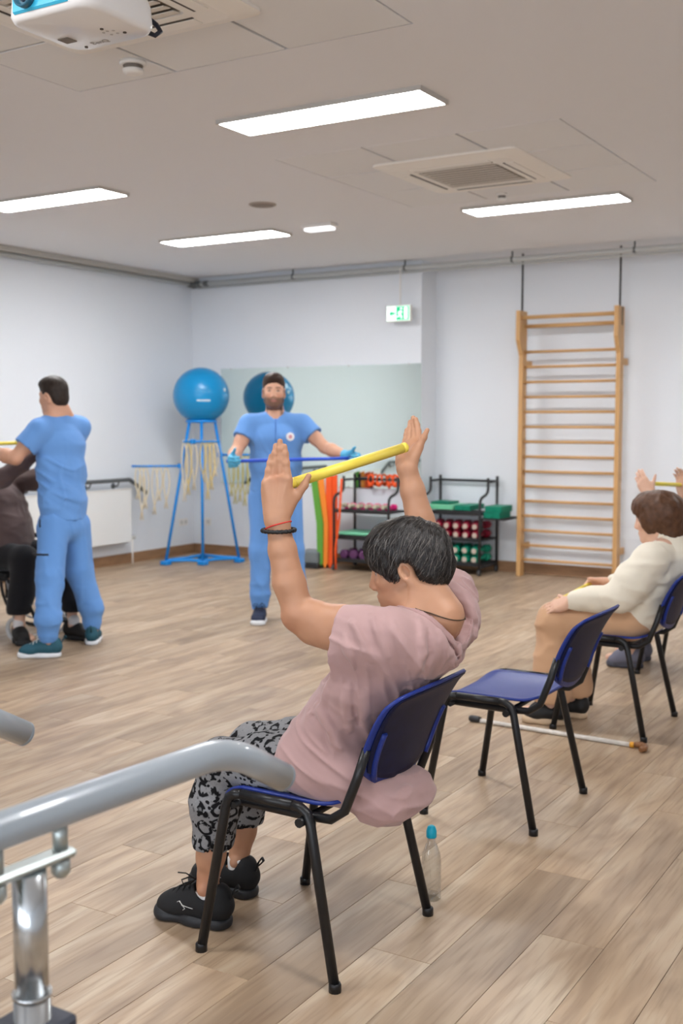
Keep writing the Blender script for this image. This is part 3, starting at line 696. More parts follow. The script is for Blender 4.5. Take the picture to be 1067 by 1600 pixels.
# ------------------------------------------------------------------ parallel bars
M_GREY = mat('bar_grey', rgb(150, 158, 164), .28, coat=.35); M_CHR = mat('chrome', rgb(196, 200, 202), .22, metal=.95); M_ZINC = mat('zinc', rgb(176, 184, 182), .38, metal=.8)
pb = thing('parallel_bars', 'grey walking bars with bent ends on steel posts in the foreground', 'parallel bars', (-1.20, 1.0, 0))
def loc_(p): return Vector(p)-Vector((-1.20, 1.0, 0))
bd = Vector((.082, .997, 0)).normalized(); sd = Vector((-.997, .082, 0)).normalized()
def bar(b0, name):
    pts = [b0-bd*2.6, b0-bd*.12, b0-bd*.06]
    for k in range(1, 8):
        a = k/8; pts.append(b0-bd*.06*(1-a)**2 + (bd*.07+Vector((0, 0, -.038)))*a**2)
    e = pts[-1]; pts.append(b0+bd*.145+Vector((0, 0, -.083)))
    o = MB().tube(pts, .0255, 20).build('rail', M_GREY, pb)
    e0 = pts[-1]; d = (pts[-1]-pts[-2]).normalized()
    MB().lathe([(.0245, 0), (.0255, .001), (.0255, .006), (.022, .01)], e0, d, 20).build('end_cap', mat('cap_grey', rgb(128, 136, 142), .35), o)
B0 = loc_((-1.117, 1.477, .95)); bar(B0, 'near'); B1 = B0+sd*.60-bd*.09; bar(B1, 'far')
def post(b0, back):
    c = b0-bd*back; p = Vector((c.x, c.y, 0))
    MB().cyl(p+Vector((0, 0, .03)), p+Vector((0, 0, .70)), .0255, 24).build('outer_tube', M_CHR, pb)
    MB().cyl(p+Vector((0, 0, .70)), p+Vector((0, 0, .878)), .0235, 24).build('inner_tube', M_CHR, pb)
    MB().lathe([(.0275, 0), (.0275, .006)], p+Vector((0, 0, .70)), n=24).build('collar', M_CHR, pb)
    MB().box((-.016, -.075, 0), (.016, .075, .014), .005, Matrix.Translation(p+Vector((0, 0, .8785))) @ Matrix.Rotation(-math.atan2(bd.x, bd.y), 4, 'Z')).build('yoke', M_ZINC, pb)
    for s in (-1, 1):
        q = p+bd*s*.055
        MB().cyl(q+Vector((0, 0, .893)), q+Vector((0, 0, .93)), .011, 14).build('stud', M_ZINC, pb)
        MB().lathe([(.014, 0), (.014, -.018), (.008, -.026)], q+Vector((0, 0, .878)), n=12).build('nut', M_ZINC, pb)
    MB().box((-.045, -.045, .640), (.045, .045, .667), .006, Matrix.Translation(p)).build('clamp_plate', mat('clamp_dark', rgb(50, 54, 66), .5), pb)
    MB().box((-.22, -.10, 0), (.22, .10, .03), .006, Matrix.Translation(p)).build('base_plate', mat('clamp_dark', rgb(50, 54, 66), .5), pb)
post(B0, .41); post(B1, .41); post(B0, 2.2); post(B1, 2.2)

# ------------------------------------------------------------------ cane, bottle
cn = thing('walking_cane', 'white walking cane with a brown handle lying on the floor under the empty chair', 'cane', (-2.29, 5.05, 0))
MB().cyl((.03, 0, .012), (.80, -.028, .012), .0105, 12).build('shaft', mat('cane_white', rgb(214, 208, 200), .4, vary=.15, vscale=30), cn)
MB().lathe([(.012, -.02), (.0165, -.01), (.0165, .03), (.0125, .04)], (0, 0, .0166), (1, 0, 0), 14).build('rubber_tip', M_BLK, cn)
MB().lathe([(.0135, 0), (.0135, .02)], (.80, -.028, .0136), (1, -.036, 0), 12).build('collar', mat('cane_amber', rgb(214, 150, 40), .4), cn)
MB().tube([(.82, -.029, .016), (.85, -.03, .018), (.872, -.045, .018), (.878, -.075, .0175), (.868, -.10, .0165)], [.012, .0155, .0165, .0155, .011], 12).build('handle', mat('cane_brown', rgb(128, 86, 52), .4), cn)
bo = thing('water_bottle', 'clear plastic water bottle with a teal cap behind the chair leg', 'bottle', (-1.535, 3.08, 0))
def clear_mat():
    m = bpy.data.materials.new('clear_plastic'); m.use_nodes = True; nt = m.node_tree; nt.nodes.clear()
    o = nt.nodes.new('ShaderNodeOutputMaterial'); t = nt.nodes.new('ShaderNodeBsdfTransparent'); g = nt.nodes.new('ShaderNodeBsdfGlossy'); mx = nt.nodes.new('ShaderNodeMixShader'); fr = nt.nodes.new('ShaderNodeLayerWeight')
    t.inputs[0].default_value = (.90, .92, .93, 1); g.inputs['Roughness'].default_value = .06; fr.inputs['Blend'].default_value = .35
    nt.links.new(fr.outputs['Facing'], mx.inputs[0]); nt.links.new(t.outputs[0], mx.inputs[1]); nt.links.new(g.outputs[0], mx.inputs[2]); nt.links.new(mx.outputs[0], o.inputs[0]); return m
MB().lathe([(.028, 0), (.031, .004), (.031, .03), (.029, .035), (.031, .04), (.031, .075), (.029, .08), (.031, .085), (.031, .12), (.028, .145), (.018, .175), (.0125, .185), (.0125, .205)], n=24).build('body', clear_mat(), bo)
MB().lathe([(.0155, .198), (.0165, .2), (.0165, .218), (.012, .232), (.006, .236)], n=20).build('cap', mat('cap_teal', rgb(0, 158, 186), .4), bo)
# ================================================================== organic surfaces: blended volumes -> one mesh
def V(*a): return np.array(a if len(a) > 1 else a[0], dtype=np.float64)
def nrm(v): v = np.asarray(v, float); return v/(np.linalg.norm(v)+1e-12)
_cy, _sy, _cp, _sp = math.cos(YAW), math.sin(YAW), math.cos(PITCH), math.sin(PITCH)
_fw = V(-_sy*_cp, _cy*_cp, -_sp); _rt = V(_cy, _sy, 0); _up = np.cross(_rt, _fw)
def PX(x, y, d): return V(0, 0, CAM_H)+d*(_fw+_rt*(x-533.5)/F_PX-_up*(y-800)/F_PX)   # point seen at x, y, at depth d
def PY(x, y, Y):
    r = _fw+_rt*(x-533.5)/F_PX-_up*(y-800)/F_PX; return V(0, 0, CAM_H)+r*Y/r[1]

def vnoise(P, s, seed=0):
    Q = P*np.float32(s)+np.float32(seed*17.13); I = np.floor(Q).astype(np.int64); Fr = (Q-I).astype(np.float32); Fr = Fr*Fr*(3-2*Fr)
    def h(i, j, k):
        n = (i*374761393+j*668265263+k*2147483647+seed*144665) & 0xffffffff
        n = ((n ^ (n >> 13))*1274126177) & 0xffffffff
        return ((n ^ (n >> 16)) & 0xffff).astype(np.float32)/32767.5-1
    x, y, z = Fr[..., 0], Fr[..., 1], Fr[..., 2]; i, j, k = I[..., 0], I[..., 1], I[..., 2]
    c00 = h(i, j, k)*(1-x)+h(i+1, j, k)*x; c10 = h(i, j+1, k)*(1-x)+h(i+1, j+1, k)*x
    c01 = h(i, j, k+1)*(1-x)+h(i+1, j, k+1)*x; c11 = h(i, j+1, k+1)*(1-x)+h(i+1, j+1, k+1)*x
    return (c00*(1-y)+c10*y)*(1-z)+(c01*(1-y)+c11*y)*z

class Sdf:
    def __init__(s): s.p = []; s.post = None; s.slack = 0.0
    def _add(s, fn, c, r, k, op): s.p.append((fn, V(c), float(r), float(k), op)); return s
    def seg(s, a, b, ra, rb, k=.01, S=None, fa=1.0, fb=None, op='u'):
        a = V(a); b = V(b); fb = fa if fb is None else fb; L = np.linalg.norm(b-a); d = (b-a)/max(L, 1e-9)
        if S is None: S = (0, 0, 1) if abs(d[2]) < .9 else (1, 0, 0)
        S = V(S); S = nrm(S-d*np.dot(S, d)); T = np.cross(d, S)
        a32, d32, S32, T32 = (q.astype(np.float32) for q in (a, d, S, T)); circ = (fa == 1.0 and fb == 1.0)
        def fn(P):
            q = P-a32; t = q@d32; tc = np.clip(t/L, 0, 1); r = ra+(rb-ra)*tc; w = t-tc*L
            if circ:
                e = q-(tc*L)[..., None]*d32; return np.sqrt((e*e).sum(-1))-r
            f = fa+(fb-fa)*tc; rv = r*f; rm = np.minimum(r, rv)
            return (np.sqrt(((q@S32)/r)**2+((q@T32)/rv)**2+(w/rm)**2)-1)*rm
        m = max(ra, rb)*max(1, fa, fb); return s._add(fn, (a+b)/2, L/2+m, k, op)
    def chain(s, pts, k=.02, S=None, op='u'):
        for (p, q) in zip(pts[:-1], pts[1:]): s.seg(p[0], q[0], p[1], q[1], k, S, p[2] if len(p) > 2 else 1.0, q[2] if len(q) > 2 else 1.0, op)
        return s
    def ell(s, c, r, A=None, k=.01, op='u'):
        c = V(c); r = V(r) if np.ndim(r) else V(r, r, r); A = np.eye(3) if A is None else np.array(A)   # rows of A: local axes
        c32 = c.astype(np.float32); M = (A/r[:, None]).astype(np.float32); rm = float(r.min())
        def fn(P): e = (P-c32)@M.T; return (np.sqrt((e*e).sum(-1))-1)*rm
        return s._add(fn, c, r.max(), k, op)
    def plane(s, c, n, k=.004):       # keep what lies on the -n side
        c = V(c).astype(np.float32); n = nrm(n).astype(np.float32)
        def fn(P): return (P-c)@n
        return s._add(fn, c, 0, k, 'i')
    @staticmethod
    def comb(d, e, k, op):
        if op == 'u': h = np.maximum(k-np.abs(d-e), 0)/k; return np.minimum(d, e)-h*h*k*.25
        if op == 's': e = -e
        h = np.maximum(k-np.abs(d-e), 0)/k; return np.maximum(d, e)+h*h*k*.25
    def __call__(s, P):
        P = P.astype(np.float32); d = np.full(P.shape[:-1], 9.0, np.float32)
        for (fn, c, r, k, op) in s.p: d = s.comb(d, fn(P), k, op)
        if s.post is not None: d = s.post(P, d)
        return d
    def box(s):
        lo = np.min([c-r for (_, c, r, k, op) in s.p if op == 'u'], 0); hi = np.max([c+r for (_, c, r, k, op) in s.p if op == 'u'], 0); return lo, hi
    def surface(s, h, B=12, lo=None, hi=None):
        b0, b1 = s.box(); lo = b0 if lo is None else V(lo); hi = b1 if hi is None else V(hi)
        lo = lo-3*h-.01; hi = hi+3*h+.01
        nb = np.ceil((hi-lo)/(h*B)).astype(int); g = np.stack(np.meshgrid(*[np.arange(n) for n in nb], indexing='ij'), -1).reshape(-1, 3)
        cen = (lo+(g+.5)*h*B).astype(np.float32); hd = h*B*math.sqrt(3)/2
        D = []; d = np.full(len(cen), 9.0, np.float32)
        for (fn, c, r, k, op) in s.p:
            e = fn(cen); D.append(e); d = s.comb(d, e, k, op)
        keep = np.abs(d) < hd*1.05+.006+s.slack
        g = g[keep]; dk = d[keep]; D = [e[keep] for e in D]; M = len(g)
        ax = np.arange(B+1, dtype=np.float32)*h
        loc = np.stack(np.meshgrid(ax, ax, ax, indexing='ij'), -1)
        org = (lo+g*h*B).astype(np.float32)
        out = np.full((M, B+1, B+1, B+1), 9.0, np.float32)
        CH = 400
        for c0 in range(0, M, CH):
            sl = slice(c0, min(M, c0+CH)); P = org[sl][:, None, None, None, :]+loc; dd = np.full(P.shape[:-1], 9.0, np.float32)
            for i, (fn, c, r, k, op) in enumerate(s.p):
                e0 = D[i][sl]
                m = (e0 < np.maximum(dk[sl], 0)+2*hd+k+.01) if op == 'u' else ((e0 < hd+k+.01) if op == 's' else (e0 > -hd-k-.01))
                if not m.any(): continue
                if m.all(): dd = s.comb(dd, fn(P), k, op)
                else: dd[m] = s.comb(dd[m], fn(P[m]), k, op)
            if s.post is not None: dd = s.post(P, dd)
            out[sl] = dd
        sg = out < 0
        cs = sum(sg[:, a:B+a, b:B+b, c:B+c].astype(np.int8) for a in (0, 1) for b in (0, 1) for c in (0, 1))
        bi, ci, cj, ck = np.nonzero((cs > 0) & (cs < 8))
        acc = np.zeros((len(bi), 3), np.float32); cnt = np.zeros(len(bi), np.float32)
        cor = {(a, b, c): out[bi, ci+a, cj+b, ck+c] for a in (0, 1) for b in (0, 1) for c in (0, 1)}
        for axis in range(3):
            for u in (0, 1):
                for v in (0, 1):
                    p0 = [0, 0, 0]; o_ = [q for q in range(3) if q != axis]; p0[o_[0]] = u; p0[o_[1]] = v; p1 = list(p0); p1[axis] = 1
                    d0, d1 = cor[tuple(p0)], cor[tuple(p1)]; x = (d0 < 0) != (d1 < 0); t = np.where(x, d0/np.where(x, d0-d1, 1), 0)
                    acc[:, axis] += np.where(x, t, 0); acc[:, o_[0]] += np.where(x, u, 0); acc[:, o_[1]] += np.where(x, v, 0); cnt += x
        vert = org[bi]+(np.stack([ci, cj, ck], -1)+acc/cnt[:, None])*h
        gc = g[bi]*B+np.stack([ci, cj, ck], -1); N1 = nb*B+2
        key = (gc[:, 0]*N1[1]+gc[:, 1])*N1[2]+gc[:, 2]; order = np.argsort(key); skey = key[order]
        def look(q):
            kk = (q[:, 0]*N1[1]+q[:, 1])*N1[2]+q[:, 2]; pos = np.clip(np.searchsorted(skey, kk), 0, len(skey)-1); ok = skey[pos] == kk; return order[pos], ok
        faces = []
        for axis in range(3):
            a = sg[:, :B, :B, :B]; sl2 = [slice(None)]+[slice(0, B)]*3; sl2[axis+1] = slice(1, B+1); b = sg[tuple(sl2)]
            e = np.nonzero(a != b); q = g[e[0]]*B+np.stack(e[1:], -1); inside = a[e]
            o1, o2 = [(1, 2), (2, 0), (0, 1)][axis]; d1 = np.zeros(3, int); d1[o1] = 1; d2 = np.zeros(3, int); d2[o2] = 1
            idx = []; okk = np.ones(len(q), bool)
            for off in (0*d1, d1, d1+d2, d2):
                ii, ok = look(q-off); idx.append(ii); okk &= ok
            F = np.stack(idx, -1)[okk]; ins = inside[okk]; F[~ins] = F[~ins][:, ::-1]; faces.append(F)
        return vert.astype(np.float64), np.concatenate(faces)
def surf_object(name, S, h, m, parent, colfn=None, origin=None, lo=None, hi=None, smooth=0):
    v, f = S.surface(h, lo=lo, hi=hi)
    org = V(0, 0, 0) if parent is None else V(*(parent.matrix_world_loc if hasattr(parent, 'matrix_world_loc') else root_loc(parent)))
    me = bpy.data.meshes.new(name); nv, nf = len(v), len(f)
    me.vertices.add(nv); me.vertices.foreach_set('co', (v-org).astype(np.float32).ravel())
    me.loops.add(nf*4); me.loops.foreach_set('vertex_index', f.astype(np.int32).ravel())
    me.polygons.add(nf); me.polygons.foreach_set('loop_start', np.arange(0, nf*4, 4, dtype=np.int32)); me.polygons.foreach_set('use_smooth', np.ones(nf, bool))
    me.update(calc_edges=True); me.validate()
    if colfn is not None:
        c = colfn(v); at_ = me.color_attributes.new('Col', 'FLOAT_COLOR', 'POINT'); at_.data.foreach_set('color', np.concatenate([c, np.ones((nv, 1))], 1).astype(np.float32).ravel())
    me.materials.append(m)
    o = bpy.data.objects.new(name, me); COL.objects.link(o)
    if parent: o.parent = parent
    return o
def root_loc(o):
    p = V(0, 0, 0)
    while o is not None: p = p+V(*o.location); o = o.parent
    return p
def vcol_mat(name, rough=.5, sss=.0, bump=.0, bscale=300, spec=.4):
    m = mat(name, (1, 1, 1, 1), rough, spec=spec, bump=bump, bscale=bscale, sss=sss); nt = m.node_tree
    a = nt.nodes.new('ShaderNodeVertexColor'); a.layer_name = 'Col'; nt.links.new(a.outputs[0], nt.nodes['Principled BSDF'].inputs['Base Color']); return m
M_SKIN = vcol_mat('skin', .48, .06, .12, 500)

# ------------------------------------------------------------------ anatomy
class Frame:      # x forward, y to the left of the figure, z up
    def __init__(s, O, fwd, up=(0, 0, 1), sc=1.0):
        s.O = V(O); s.x = nrm(fwd); s.y = nrm(np.cross(V(up), s.x)); s.z = np.cross(s.x, s.y); s.s = sc; s.A = np.array([s.x, s.y, s.z])
    def __call__(s, x, y, z): return s.O+s.s*(s.x*x+s.y*y+s.z*z)
    def inv(s, P): return ((P-s.O)@s.A.T)/s.s
def add_head(S, F, neck_to=None, neck_r=.056, nose=1.0, jaw=1.0):
    c = F.s; A = F.A
    S.ell(F(-.008, 0, .04), V(.098, .075, .088)*c, A, .01)
    S.ell(F(.030, 0, -.018), V(.062, .061, .085)*c, A, .03)
    S.ell(F(.036, 0, -.068), V(.050*jaw, .046*jaw, .040)*c, A, .03)
    S.ell(F(.074, 0, -.092), V(.018, .020, .017)*c, A, .02)
    for s in (-1, 1):
        S.seg(F(.0, s*.052*jaw, -.055), F(.066, s*.018, -.090), .016*c, .013*c, .02)
        S.ell(F(.060, s*.040, -.014), V(.022, .020, .018)*c, A, .02)
        S.seg(F(.080, s*.012, .034), F(.070, s*.045, .033), .010*c, .008*c, .012)
        S.ell(F(.099, s*.032, .013), V(.017, .016, .012)*c, A, .012, 's')
        S.ell(F(.073, s*.031, .012), V(.0125, .0125, .0125)*c, A, .003)
        S.seg(F(.082, s*.020, .0195), F(.078, s*.044, .0175), .0035*c, .003*c, .003)
    S.seg(F(.086, 0, .022), F(.106, 0, -.022), .0075*c, .0105*c*nose, .012)
    for s in (-1, 1): S.ell(F(.097, s*.012, -.029), V(.011, .0075, .008)*c, A, .006)
    S.ell(F(.086, 0, -.054), V(.012, .023, .0055)*c, A, .006); S.ell(F(.084, 0, -.065), V(.012, .019, .0065)*c, A, .006)
    for s in (-1, 1):
        e = Frame(F(-.012, s*.076, -.002), F.x*.94+F.y*s*.0-F.z*.25, F.z+F.x*.25, c); e.y = nrm(e.y+e.x*(-.20*s)); e.A = np.array([e.x, e.y, e.z])
        S.ell(e(0, s*.002, .004), V(.0195, .0085, .031)*c, e.A, .004)
        S.ell(e(.003, s*.0075, .006), V(.0115, .0085, .0195)*c, e.A, .003, 's')
        S.ell(e(.000, s*.001, -.026), V(.008, .006, .009)*c, e.A, .006)
        S.ell(e(.012, s*.003, -.004), V(.005, .004, .007)*c, e.A, .004)
    if neck_to is not None: S.seg(F(-.028, 0, -.03), neck_to, neck_r*c, (neck_r+.006)*c, .03)
def face_color(F, base, brow, lip, beard=None, eye=(.05, .03, .02)):
    base = V(base); brow = V(brow); lip = V(lip)
    def fn(v, col):
        q = F.inv(v); x, y, z = q[:, 0], q[:, 1], q[:, 2]; ay = np.abs(y)
        def mix(m, c): col[:] = col*(1-m[:, None])+V(c)*m[:, None]
        sm = lambda e0, e1, t: np.clip((t-e0)/(e1-e0), 0, 1)
        face = sm(.02, .05, x)
        mix(.35*face*np.exp(-((ay-.036)/.018)**2-((z+.022)/.018)**2), base*V(1.12, .78, .74))
        if beard is not None:
            zone = sm(.0, .012, -.030-z+.35*np.clip(.075-x, 0, .1)*0)*sm(-.02, .0, x)*(1-.85*np.exp(-(ay/.016)**2-((z+.040)/.004)**2))
            side = sm(.040, .050, ay)*sm(-.03, -.0, .02-z)*sm(.0, .012, x)*(1-sm(.03, .05, x))
            mix(np.clip(.80*zone*(z > -.125)+.7*side, 0, 1), beard)
        mix(.9*face*(sm(.0, .004, .0048-np.abs(z-.0345+.06*(ay-.03)**2*40))*sm(.0, .004, ay-.012)*sm(0, .004, .05-ay)), brow)
        mix(.85*sm(.078, .082, x)*np.exp(-(y/.020)**4-((z+.059)/.008)**4), lip)
        r2 = ((ay-.032)/.0135)**2+((z-.011)/.0055)**2; on = (r2 < 1)*sm(.06, .07, x); mix(on, (.34, .30, .28))
        mix(((((ay-.032)**2+(z-.011)**2) < .0065**2)*(r2 < 1))*sm(.06, .07, x)*1.0, eye)
        return col
    return fn
def add_hand(S, W, fdir, ndir, tdir, sc=1.0, curl=((.1, .15, .1),)*4, thumb=(.55, .55, .2), thumb_bend=.2, spread=0.0, k=.0022, bony=1.0, fat=1.0):
    a = nrm(fdir); n = nrm(V(ndir)-a*np.dot(ndir, a)); t = V(tdir)-a*np.dot(tdir, a); t = nrm(t-n*np.dot(t, n)); W = V(W)
    def L(x, y, z): return W+sc*(a*x+t*y+n*z)
    mc = [(.093, .029), (.096, .010), (.091, -.010), (.082, -.028)]
    ph = [(.041, .024, .019), (.045, .028, .020), (.041, .026, .020), (.032, .020, .018)]
    rd = [(.0098, .0083, .0076, .0066), (.0100, .0085, .0078, .0068), (.0095, .0080, .0074, .0064), (.0085, .0070, .0065, .0058)]
    S.seg(L(-.012, 0, 0), L(.02, 0, 0), .028*sc, .027*sc, .02, t, .68, .62)
    for i, (x, y) in enumerate(mc):
        S.seg(L(.012, y*.62, .0), L(x, y, -.002), .0145*sc, .0118*sc, .014)
        S.ell(L(x-.001, y, -.0055), .0088*sc, None, .006)
        if bony: S.seg(L(.022, y*.5, -.0125), L(x-.010, y*.96, -.0105), .0028*sc, .0030*sc, .006)
    S.ell(L(.050, -.004, .006), V(.036, .032, .012)*sc, np.array([a, t, n]), .014)
    S.seg(L(.014, .020, .008), L(.052, .034, .012), .0165*sc, .0135*sc, .014)
    S.seg(L(.016, -.020, .007), L(.062, -.028, .007), .0140*sc, .0110*sc, .014)
    for i, (x, y) in enumerate(mc):
        p = L(x, y, -.001); ang = 0.0; lat = spread*(1.5-i)*.09
        for j in range(3):
            ang += curl[i][j]; d = nrm(a*math.cos(ang)+n*math.sin(ang)+t*lat); q = p+d*ph[i][j]*sc
            S.seg(p, q, rd[i][j]*sc*fat, rd[i][j+1]*sc*fat, k)
            if j < 2: S.ell(q-n*.001*sc, rd[i][j+1]*1.06*sc*fat, None, .004)
            p = q
    # thumb
    p = L(.020, .024, .008); q = L(.050, .046, .016); S.seg(p, q, .0150*sc, .0125*sc, .012)
    d = nrm(a*thumb[0]+t*thumb[1]+n*thumb[2]); r_ = q+d*.034*sc; S.seg(q, r_, .0118*sc, .0098*sc, .006); S.ell(r_, .0104*sc, None, .004)
    d2 = nrm(d+a*thumb_bend); S.seg(r_, r_+d2*.026*sc, .0096*sc, .0074*sc, .004)
    return r_+d2*.026*sc
def skin_cols(base, seed=3):
    base = V(base)
    def fn(v):
        n = vnoise(v.astype(np.float32), 28, seed)*.5+vnoise(v.astype(np.float32), 70, seed+1)*.3
        return np.clip(base[None]*(1+.09*n[:, None]*V(.7, 1.0, 1.15)), 0, 1)
    return fn
def lin3(r, g, b): return V(lin(r), lin(g), lin(b))
def hair_obj(parent, F, prims, cuts, color, h, name='hair', wave=.004, freq=(60, 22), rough=.5):
    S = Sdf()
    for (c, r, k) in prims: S.ell(F(*c), V(*r)*F.s, F.A, k)
    for (c, r, k) in cuts: S.ell(F(*c), V(*r)*F.s, F.A, k, 's')
    def post(P, d):
        q = ((P-F.O.astype(np.float32))@F.A.T.astype(np.float32))
        rr = np.sqrt(q[..., 0]**2+q[..., 1]**2)+1e-6; ang = np.arctan2(q[..., 1], q[..., 0]+.02)
        w = np.stack([ang*.05, q[..., 2]*.25+rr*.12, rr*.3], -1)
        return d+wave*(.6*vnoise(w, freq[0]*3, 5)+.6*vnoise(q, freq[1], 9))
    S.post = post; S.slack = wave*1.5
    m = mat('hair_%s' % name+str(color), color, rough, spec=.35, bump=.5, bscale=260, vary=.25, vscale=40)
    return surf_object('hair', S, h, m, parent), S
def stick(a, b, r, m, label, col):
    a = V(a); b = V(b); t = thing('exercise_stick', label, 'exercise stick', tuple(a)); e = Vector(b-a); d = e.normalized()
    MB().cyl(d*.012, e-d*.012, r, 20).build('rod', m, t)
    for (p, s) in ((Vector((0, 0, 0)), 1), (e, -1)): MB().lathe([(r*.75, 0), (r*1.02, .004), (r*1.02, .018)], p, d*s, 20).build('end_cap', m, t)
    return t
def cloth(name, color, rough=.8, sheen=.15, bump=.25, bscale=700): return mat(name, color, rough, spec=.2, bump=bump, bscale=bscale, sheen=sheen)
def fold_post(parts):
    # parts: list of (axis_across, axis_along, f_across, f_along, amp, centre, radius, seed)
    def post(P, d):
        for (ac, al, fa, fl, amp, cen, rad, seed) in parts:
            ac_, al_ = nrm(ac).astype(np.float32), nrm(al).astype(np.float32)
            n_ = np.cross(ac_, al_).astype(np.float32)
            q = np.stack([P@ac_*np.float32(fa), P@al_*np.float32(fl), P@n_*np.float32((fa+fl)*.4)], -1)
            wv = vnoise(q, 1.0, seed); wv = 1.9*np.maximum(1-1.5*np.abs(wv), 0)**2-.75+.45*vnoise(q, 2.3, seed+3)
            if rad > 0:
                e = P-V(cen).astype(np.float32); wv = wv*np.exp(-(e*e).sum(-1)/np.float32(rad*rad))
            d = d-np.float32(amp)*wv
        return d
    return post
# ================================================================== the woman in the pink shirt (main figure)
WB = (-1.62, 2.70, 0)
wom = thing('person', 'seated woman in dusty pink shirt pressing a yellow stick between raised hands', 'person', WB)
HF = Frame((-1.422, 2.70, 1.090), (-.93, -.29, -.22), (-.21, -.06, .975), 1.0)
C7 = V(-1.315, 2.70, .975)
shL, shR = V(-1.395, 2.548, .932), V(-1.365, 2.865, .955)
elL, wrL = V(-1.662, 2.520, .985), V(-1.716, 2.500, 1.232)
elR, wrR = V(-1.500, 2.965, 1.125), V(-1.557, 2.950, 1.358)
SKW = lin3(180, 134, 105)
B = Sdf()
add_head(B, HF, C7, .052)
B.seg(HF(-.03, .03, -.07), V(-1.38, 2.61, .935), .030, .036, .05); B.seg(HF(-.03, -.03, -.07), V(-1.34, 2.80, .945), .030, .036, .05)
B.chain([(V(-1.372, 2.70, .905), .140, .50), (V(-1.422, 2.70, .865), .145, .46), (V(-1.515, 2.70, .78), .150, .48), (V(-1.59, 2.70, .65), .155, .54), (V(-1.63, 2.70, .56), .155, .52)], .05, (0, 1, 0))
# left arm (near the viewer)
B.chain([(shL, .046, .95), (V(-1.46, 2.538, .945), .052, .85), (V(-1.53, 2.532, .953), .055, .80), (V(-1.62, 2.524, .970), .046, .84), (elL, .041, .9)], .015, (0, 0, 1))
B.ell((-1.575, 2.53, .922), (.080, .034, .032), None, .04)
B.ell((-1.674, 2.512, .968), (.026, .027, .028), None, .03)
B.chain([(elL+V(0, 0, .0), .0425, .95), (V(-1.686, 2.512, 1.06), .0440, .90), (V(-1.703, 2.505, 1.15), .0378, .86), (wrL, .0310, .80)], .012, nrm(V(.95, .3, 0)))
add_hand(B, wrL+V(0, 0, .010), (.0, .02, 1), (-.28, .96, .0), (.96, .28, 0), 1.06, ((.02, .05, .04), (.0, .04, .03), (.02, .05, .04), (.06, .08, .05)), (.80, .55, .18), .45, -1.0, .0035, 1.0, 1.12)
# right arm
B.chain([(shR, .058), (V(-1.43, 2.92, 1.03), .052), (elR, .044)], .03)
B.chain([(elR, .043), (V(-1.520, 2.962, 1.20), .0425), (V(-1.542, 2.955, 1.29), .0355, .92), (wrR, .0285, .86)], .012, nrm(V(.6, .8, 0)))
add_hand(B, wrR+V(-.002, 0, .008), (-.20, .66, .76), (-.05, -1.0, .3), (1.0, -.10, 0), .92, ((.16, .22, .12), (.12, .16, .1), (.08, .12, .1), (.02, .12, .1)), (.72, .62, .40), .0, -.8, .003, 1.0, 1.14)
# legs and feet
hipL, knL, anL = V(-1.60, 2.60, .545), V(-1.985, 2.585, .500), V(-2.030, 2.580, .115)
hipR, knR, anR = V(-1.60, 2.80, .545), V(-2.035, 2.810, .485), V(-2.075, 2.800, .115)
for (h_, kn_, an_) in ((hipL, knL, anL), (hipR, knR, anR)):
    B.chain([(h_, .075), (kn_, .052)], .03); B.chain([(kn_, .052), (kn_*.6+an_*.4+V(.012, 0, 0), .050), (kn_*.25+an_*.75+V(.004, 0, 0), .038), (an_, .034, .85)], .03, (1, 0, 0))
    B.ell(an_+V(.005, -.030, -.005), .013, None, .02); B.ell(an_+V(.005, .030, -.005), .013, None, .02)
    B.seg(an_+V(.02, 0, -.05), an_+V(-.14, -.01, -.08), .034, .024, .03)
fc = face_color(HF, SKW, lin3(70, 60, 54), lin3(170, 104, 92))
sk = skin_cols(SKW, 3)
def wcol(v):
    c = sk(v); c = fc(v, c)
    for (p, r, t) in ((elL+V(-.02, 0, -.03), .05, (.98, .72, .66)), (wrL+V(0, 0, .115), .022, (.95, .74, .68)), (wrR+V(0, 0, .1), .03, (1.0, .80, .74)), (anL, .06, (.98, .80, .78))):
        w = np.exp(-((v-p)**2).sum(1)/(r*r))*.6; c = c*(1-w[:, None])+c*V(t)*w[:, None]
    return c
def wpost(P, d): return d+.0007*vnoise(P, 55, 21)+.0010*vnoise(P*np.array([1, 1, .6], np.float32), 26, 4)
B.post = wpost; B.slack = .003
surf_object('body', B, .0031, M_SKIN, wom, wcol)

# shirt
M_SHIRT = cloth('shirt_pink', rgb(175, 143, 140), .85, .2, .25, 900)
T_ = Sdf()
T_.chain([(V(-1.360, 2.70, .910), .170, .58), (V(-1.415, 2.70, .880), .183, .54), (V(-1.508, 2.70, .785), .192, .57), (V(-1.590, 2.70, .66), .188, .58), (V(-1.630, 2.70, .565), .188, .56)], .05, (0, 1, 0))
T_.seg(V(-1.39, 2.60, .935), V(-1.35, 2.82, .95), .046, .050, .05)
T_.chain([(V(-1.40, 2.560, .935), .078, .95), (V(-1.46, 2.536, .920), .092, .78), (V(-1.535, 2.524, .908), .112, .56)], .016, (-.12, 0, 1))
T_.chain([(V(-1.365, 2.85, .955), .078), (V(-1.40, 2.895, 1.00), .074), (V(-1.425, 2.925, 1.03), .070)], .05)
T_.ell((-1.462, 2.705, .458), (.088, .168, .074), None, .04)
T_.ell((-1.56, 2.60, .515), (.11, .085, .075), None, .04); T_.ell((-1.62, 2.545, .550), (.12, .065, .078), None, .05)
T_.seg((-1.66, 2.60, .56), (-1.70, 2.60, .545), .092, .085, .05); T_.seg((-1.66, 2.80, .56), (-1.70, 2.80, .545), .088, .082, .05)
